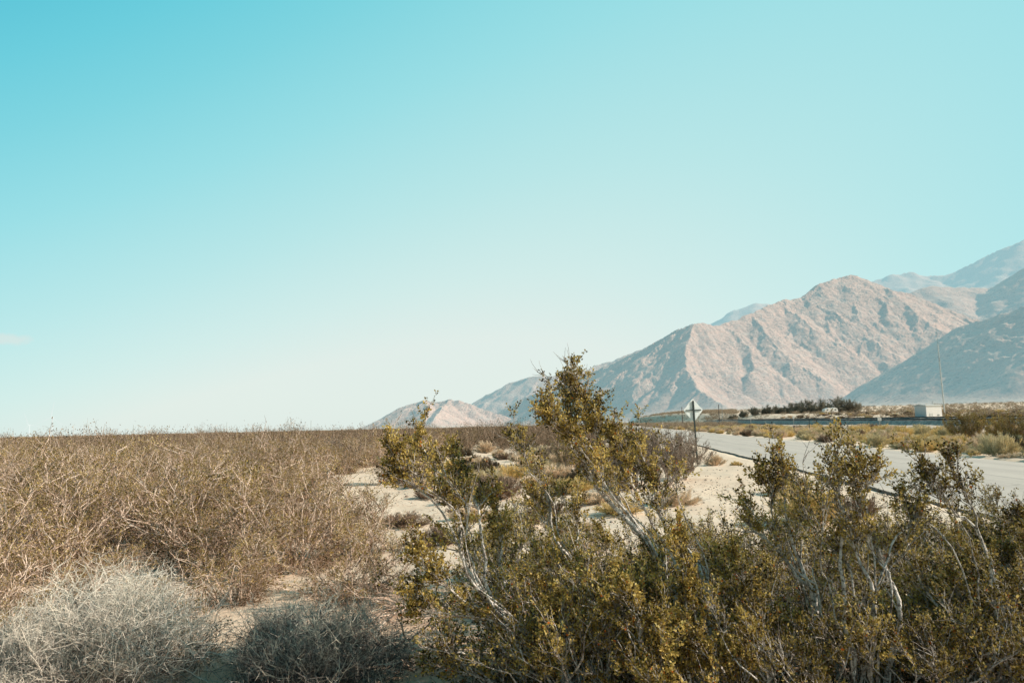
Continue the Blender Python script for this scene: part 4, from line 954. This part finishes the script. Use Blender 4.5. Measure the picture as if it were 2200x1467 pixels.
# ------------------------------------------------------------------ built things
# sign seen from behind
def sign():
    c=P(1491.5,881,33.0); foot_z=float(terr(c[0],c[1],False)); x,y=c[0],c[1]
    root=empty('road_sign',(x,y,foot_z)); rz=R(20); D=1.12; h=D/2; zc=c[2]-foot_z
    root.rotation_euler=(0,R(-1.0),rz)
    # bevelled diamond plate with rounded corners
    n=6; rr=0.07; out=[]
    for k,(cx,cz) in enumerate(((h,0),(0,h),(-h,0),(0,-h))):
        a0=math.pi/2*k; cc=np.array([cx,cz])*(1-rr*1.414/h)
        for q in range(n+1):
            a=a0-math.pi/4+math.pi/2*q/n; out.append(cc+rr*np.array([math.cos(a),math.sin(a)]))
    out=np.array(out); m=len(out)
    import bmesh
    bm=bmesh.new(); f=[bm.verts.new((p[0],0.02,p[1]+zc)) for p in out]; b=[bm.verts.new((p[0],0.026,p[1]+zc)) for p in out]
    bm.faces.new(f); bm.faces.new(b[::-1])
    for i in range(m): bm.faces.new((f[i],b[i],b[(i+1)%m],f[(i+1)%m]))
    bmesh.ops.recalc_face_normals(bm,faces=bm.faces)
    me=bpy.data.meshes.new('panel'); bm.to_mesh(me); bm.free(); me.materials.append(M['sign']); o=bpy.data.objects.new('panel',me); COL.objects.link(o); o.parent=root
    g=Geo(); top=zc+h*0.80   # U-channel post
    g.box((0,-0.035,top/2),(0.05,0.02,top)); g.box((-0.03,-0.02,top/2),(0.010,0.05,top-0.004)); g.box((0.03,-0.02,top/2),(0.010,0.05,top-0.004)); g.build('post',M['steel'],root)
    g=Geo(); g.box((0,-0.007,zc-0.0),(0.86,0.045,0.045)); g.build('brace',M['steel'],root)
    for dz in (0.25,-0.25):
        g=Geo(); g.tube([(0,-0.06,zc+dz),(0,-0.02,zc+dz)],0.012,8); g.build('bolt',M['grey'],root)
    tag(root,'diamond road sign seen from behind on a thin dark post','sign')
sign()
# shed
def shed():
    Y=150.0; a_=P(1974,897,Y); b_=P(2017,897,Y); c=(a_+b_)/2; W_=np.linalg.norm(b_-a_)*1.0; z=float(terr(c[0],c[1]))
    topz=P(1995,871,Y)[2]; H=topz-z
    root=empty('equipment_shed',(c[0],c[1],z),0.30)
    g=Geo(); g.box((0,0,H/2-0.1),(W_,2.9,H)); g.build('wall',M['white'],root)
    g=Geo(); g.box((0,0,H-0.02),(W_+0.3,3.2,0.16)); g.add([[-W_/2-0.15,-1.6,H+0.062],[W_/2+0.15,-1.6,H+0.062],[W_/2+0.15,0,H+0.25],[-W_/2-0.15,0,H+0.25]],[[0,1,2,3]]); g.add([[-W_/2-0.15,0,H+0.25],[W_/2+0.15,0,H+0.25],[W_/2+0.15,1.6,H+0.062],[-W_/2-0.15,1.6,H+0.062]],[[0,1,2,3]])
    for sx in (-1,1): g.add([[sx*(W_/2+0.15),-1.6,H+0.06],[sx*(W_/2+0.15),1.6,H+0.06],[sx*(W_/2+0.15),0,H+0.25],[sx*(W_/2+0.15),0,H+0.25]],[[0,1,2,3]])
    g.build('roof',M['roofw'],root)
    g=Geo(); g.box((-0.9,-1.47,1.05),(0.95,0.06,2.1)); d=g.build('door',M['roofw'],root)
    g=Geo(); g.box((-0.55,-1.52,1.05),(0.05,0.05,0.14)); g.build('handle',M['steel'],d)
    g=Geo(); g.box((1.1,-1.47,1.7),(0.6,0.05,0.35)); g.build('vent',M['grey'],root)
    g=Geo(); g.tube([(W_/2-0.75,0,H),(W_/2-0.75,0,H+1.0)],0.04,8); g.box((W_/2-0.75,0,H+0.75),(0.3,0.1,0.1)); g.build('antenna',M['grey'],root)
    tag(root,'small white equipment shed just beyond the railway','shed')
shed()
def mast():
    Y=156.0; c=P(2030,893,Y); z=float(terr(c[0],c[1])); top=P(2006,692,Y)[2]-z; root=empty('radio_mast',(c[0],c[1],z))
    g=Geo(); g.tube([(0,0,0),(0,0,top*0.12),(0,0,top*0.5),(0,0,top*0.78)],[0.17,0.14,0.10,0.07],10); g.build('pole',M['roofw'],root,True)
    g=Geo(); g.tube([(0,0,top*0.78),(0,0,top)],[0.035,0.02],6); g.build('antenna',M['grey'],root)
    g=Geo(); g.box((-0.1,-0.13,top*0.62),(0.14,0.12,0.9)); g.build('bracket',M['grey'],root)
    g=Geo(); g.box((0,0,0.05),(0.8,0.8,0.4)); g.build('base',M['grey'],root)
    tag(root,'tall thin pale radio mast behind the white shed','mast')
mast()
def trailer():
    Y=330.0; c=P(1783,884,Y); z=float(terr(c[0],c[1])); root=empty('travel_trailer',(c[0],c[1],z),0.15)
    import bmesh
    prof=[(-3.4,0.6),(-3.5,1.3),(-3.0,2.2),(-1.6,2.5),(-1.3,2.75),(-0.7,2.75),(-0.5,2.55),(1.2,2.6),(1.5,2.85),(2.1,2.85),(2.3,2.6),(3.1,2.5),(3.5,1.6),(3.4,0.6)]
    bm=bmesh.new(); A=[bm.verts.new((p[0],-1.2,p[1])) for p in prof]; B=[bm.verts.new((p[0],1.2,p[1])) for p in prof]; bm.faces.new(A); bm.faces.new(B[::-1]); m=len(prof)
    for i in range(m): bm.faces.new((A[i],B[i],B[(i+1)%m],A[(i+1)%m]))
    bmesh.ops.recalc_face_normals(bm,faces=bm.faces); me=bpy.data.meshes.new('body'); bm.to_mesh(me); bm.free(); me.materials.append(M['white']); o=bpy.data.objects.new('body',me); COL.objects.link(o); o.parent=root
    for x in (-2.0,0.2,2.2):
        g=Geo(); g.box((x,-1.22,1.75),(0.8,0.05,0.5)); g.build('window',M['glassd'],root)
    for x in (-0.45,0.45):
        g=Geo(); g.tube([(x,-1.15,0.38),(x,-0.9,0.38)],0.36,14); g.build('wheel',M['steel'],root)
    tag(root,'white travel trailer parked in front of the tree row','trailer')
trailer()
# posts
def post(name,px,ytop,ybot,Y,w,mat,lab,cat,lean=0.0,cap=None,grp=None):
    c=P(px,ybot,Y); z=float(terr(c[0],c[1])); h=P(px,ytop,Y)[2]-z; r=empty(name,(c[0],c[1],z-0.05)); r.rotation_euler=(0,lean,0)
    g=Geo(); g.tube([(0,0,0),(0,0,h*0.5),(0.01,0,h)],[w,w*0.95,w*0.9],8); g.build('pole',M[mat],r)
    if cap: g=Geo(); g.box((0,-w-0.02,h-cap[1]/2),(cap[0],0.03,cap[1])); g.build('plate',M['white'],r)
    tag(r,lab,cat,grp); return r
post('fence_post',2161,905,945,48,0.06,'steel','dark leaning post among the bushes near the right edge','post',-0.12)
post('marker_post',1739,897,916,88,0.04,'steel','thin dark marker post on the dirt strip left of the orange tinted bush','post')
post('marker_post',1890,896,912,100,0.06,'grey','pale trackside marker with a white plate below the shed side','post',cap=(0.55,0.45))
post('marker_post',1705,894,906,160,0.07,'grey','small pale trackside marker with a white plate in front of the tree row','post',cap=(0.45,0.5))
post('marker_post',1613,897,906,200,0.07,'grey','smallest pale trackside marker, leftmost of them','post',cap=(0.3,0.4))
post('utility_pole',1545,868,895,300,0.16,'wood','thin dark pole at the left end of the tree row','pole')
post('utility_pole',1552,871,895,310,0.10,'grey','thin pale pole beside the dark one at the left end of the tree row','pole')
post('utility_pole',1466,874,900,300,0.16,'wood','short dark pole just left of the diamond sign','pole')
M['hazepole']=plain('hazy_pole',(0.45,0.50,0.50))  # distance haze put into the pole's base colour
for px,yt,yb,lab in ((286,912,930,'faint far pole on the left horizon, leftmost of three'),(487,907,926,'faint far pole on the left horizon, middle of three'),(668,903,921,'faint far pole on the left horizon, rightmost of three')):
    post('utility_pole',px,yt,yb,900,0.28,'hazepole',lab,'pole')
# wind turbines
def haze_white():
    m,nt,b=new_mat('turbine_haze_white'); b.inputs['Base Color'].default_value=(0.82,0.82,0.82,1)
    c=ramp(nt,[(0.4,(0.78,0.78,0.77)),(0.6,(0.84,0.84,0.83))],noise(nt,0.2,3,0.5,pos(nt))); nt.links.new(c,b.inputs['Base Color'])
    em=nd(nt,'ShaderNodeEmission'); em.inputs['Color'].default_value=(0.80,0.92,0.90,1); mx=nd(nt,'ShaderNodeMixShader'); mx.inputs[0].default_value=0.85  # pale glow mixed in, painting distance haze over the white
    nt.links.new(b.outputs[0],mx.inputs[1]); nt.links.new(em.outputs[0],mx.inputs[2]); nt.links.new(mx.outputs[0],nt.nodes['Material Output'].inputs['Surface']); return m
M['turb']=haze_white()
def turbine(hx,hy,Y,blen_px,angs,lab):
    hub=P(hx,hy,Y); z=float(terr(hub[0],hub[1])); H=hub[2]-z; bl=blen_px*Y/F; root=empty('wind_turbine',(hub[0],hub[1],z)); k=bl/40
    g=Geo(); g.tube([(0,3*k,0),(0,3*k,H*0.5),(0,3*k,H-1)],[2.3*k,1.9*k,1.3*k],14); g.build('tower',M['turb'],root,True)
    g=Geo(); g.tube([(0,-1*k,H),(0,0.5*k,H),(0,5*k,H),(0,7*k,H)],[1.5*k,2.0*k,2.0*k,1.3*k],12); g.build('nacelle',M['turb'],root,True)
    g=Geo(); g.tube([(0,-3.4*k,H),(0,-2.8*k,H),(0,-1.1*k,H)],[0.3*k,1.2*k,1.6*k],12); rot=g.build('rotor_hub',M['turb'],root,True)
    for a in angs:
        an=R(a); u=np.array([math.cos(an),0,math.sin(an)]); v=np.array([-math.sin(an),0,math.cos(an)]); st=[]; 
        for (t,wl,wt,th) in ((0.0,0.7,0.7,0.7),(0.08,0.9,0.8,0.6),(0.2,0.9,2.0,0.4),(0.5,0.6,1.3,0.25),(0.8,0.4,0.8,0.15),(1.0,0.15,0.2,0.06)):
            c=u*bl*t+np.array([0,-2*k,H]); st.append([c-v*wl*k, c+np.array([0,-th*k,0]), c+v*wt*k, c+np.array([0,th*k,0])])
        st=np.array(st).reshape(-1,3); Fq=[[i*4+j,i*4+(j+1)%4,i*4+4+(j+1)%4,i*4+4+j] for i in range(5) for j in range(4)]
        g=Geo(); g.add(st,Fq); g.build('blade',M['turb'],rot)
    tag(root,lab,'wind turbine')
turbine(111,897,1700,36,(82,-32,202),'largest white wind turbine on the left horizon')
turbine(62,913,2300,29,(112,-8,232),'wind turbine behind the shrub tops, leftmost on the horizon')
turbine(121,922,3600,14,(75,-45,195),'small distant wind turbine low beside the largest one')

# ------------------------------------------------------------------ light and sky
SUN_AZ, SUN_EL = R(93), R(32)     # azimuth clockwise from straight ahead
sd = Vector((math.sin(SUN_AZ)*math.cos(SUN_EL), math.cos(SUN_AZ)*math.cos(SUN_EL), math.sin(SUN_EL)))
L = bpy.data.lights.new('sun','SUN'); L.energy=5.0; L.angle=R(0.5); L.color=(1.0,0.85,0.70)
lo = bpy.data.objects.new('sun',L); COL.objects.link(lo); lo.rotation_euler = sd.to_track_quat('Z','Y').to_euler()
w = bpy.data.worlds.new('World'); sc.world=w; w.use_nodes=True; nt=w.node_tree; bg=nt.nodes['Background']
sky=nd(nt,'ShaderNodeTexSky'); sky.sky_type='NISHITA'; sky.sun_disc=False; sky.sun_elevation=SUN_EL; sky.sun_rotation=SUN_AZ
tc=nd(nt,'ShaderNodeTexCoord')
def dotn(v):
    n=nd(nt,'ShaderNodeVectorMath',operation='DOT_PRODUCT'); nt.links.new(tc.outputs['Generated'],n.inputs[0]); n.inputs[1].default_value=v; return n.outputs['Value']
def s2l(c): return tuple(((q/255)/12.92 if q/255<=0.04045 else ((q/255+0.055)/1.055)**2.4) for q in c)
smp=[(0,0,88),(0,300,104),(0,600,160),(0,880,205),(500,0,104),(500,400,152),(500,650,196),(500,880,228),(1100,0,128),(1100,250,158),(1100,500,190),(1100,700,212),(1100,800,222),(1700,0,140),(1700,300,168),(1700,550,198),(2200,0,148),(2200,300,154),(2200,500,166),(2200,600,172)]
AA=[];bb=[]
for px_,py_,r_ in smp:
    d_=ray(px_,py_); d_=d_/np.linalg.norm(d_); AA.append([1,d_[2],d_[0],d_[0]**2,d_[2]**2,d_[0]*d_[2]]); bb.append((r_+(18 if 100<r_<170 else 11 if r_>100 else 6)-30)/210)
cf=[float(q) for q in np.linalg.lstsq(np.array(AA),np.array(bb),rcond=None)[0]]
sxyz=nd(nt,'ShaderNodeSeparateXYZ'); nt.links.new(tc.outputs['Generated'],sxyz.inputs[0]); gx_,gz_=sxyz.outputs[0],sxyz.outputs[2]
terms=[mathn(nt,'MULTIPLY',gz_,cf[1]),mathn(nt,'MULTIPLY',gx_,cf[2]),mathn(nt,'MULTIPLY',mathn(nt,'MULTIPLY',gx_,gx_),cf[3]),mathn(nt,'MULTIPLY',mathn(nt,'MULTIPLY',gz_,gz_),cf[4]),mathn(nt,'MULTIPLY',mathn(nt,'MULTIPLY',gx_,gz_),cf[5])]
f=cf[0]
for t_ in terms: f=mathn(nt,'ADD',t_,f)
def st(r,g,b): return ((r-30)/210, s2l((r,g,b)))
tr=ramp(nt,[(0.0,s2l((8,52,78))),(0.15,s2l((36,125,160))),st(86,199,219),st(110,211,226),st(130,218,229),st(158,228,234),st(190,236,236),st(214,241,237),st(230,242,236)],f)
nz=noise(nt,1.1,3,0.5,tc.outputs['Generated'])
nish=mixc(nt,1.0,sky.outputs[0],(0.10,0.10,0.10),'MULTIPLY')
c=mixc(nt,0.08,tr,nish)
mr=nd(nt,'ShaderNodeMapRange'); nt.links.new(sxyz.outputs[1],mr.inputs[0]); mr.inputs[1].default_value=0.45; mr.inputs[2].default_value=-0.35; mr.inputs[3].default_value=0; mr.inputs[4].default_value=1
c=mixc(nt,mr.outputs[0],c,mixc(nt,1.0,c,(0.32,0.35,0.36),'MULTIPLY'))
# one wisp of cloud low at the left
cd=ray(18,728); cd=cd/np.linalg.norm(cd)
sub=nd(nt,'ShaderNodeVectorMath',operation='SUBTRACT'); nt.links.new(tc.outputs['Generated'],sub.inputs[0]); sub.inputs[1].default_value=tuple(cd)
mpn=nd(nt,'ShaderNodeMapping'); mpn.inputs['Scale'].default_value=(38,38,130); nt.links.new(sub.outputs[0],mpn.inputs['Vector'])
ln=nd(nt,'ShaderNodeVectorMath',operation='LENGTH'); nt.links.new(mpn.outputs[0],ln.inputs[0])
wn=noise(nt,60,4,0.6,tc.outputs['Generated'])
dd=mathn(nt,'ADD',ln.outputs['Value'],mathn(nt,'MULTIPLY',mathn(nt,'SUBTRACT',wn,0.5),1.6))
cm=ramp(nt,[(0.3,(1,1,1)),(1.0,(0,0,0))],dd)
c=mixc(nt,mathn(nt,'MULTIPLY',cm,0.42),c,s2l((232,228,222)))
nt.links.new(c,bg.inputs['Color']); bg.inputs['Strength'].default_value=1.0
sc.view_settings.view_transform='Standard'; sc.view_settings.look='None'; sc.view_settings.exposure=0; sc.view_settings.gamma=1
sc.cycles.max_bounces=6; sc.cycles.diffuse_bounces=3
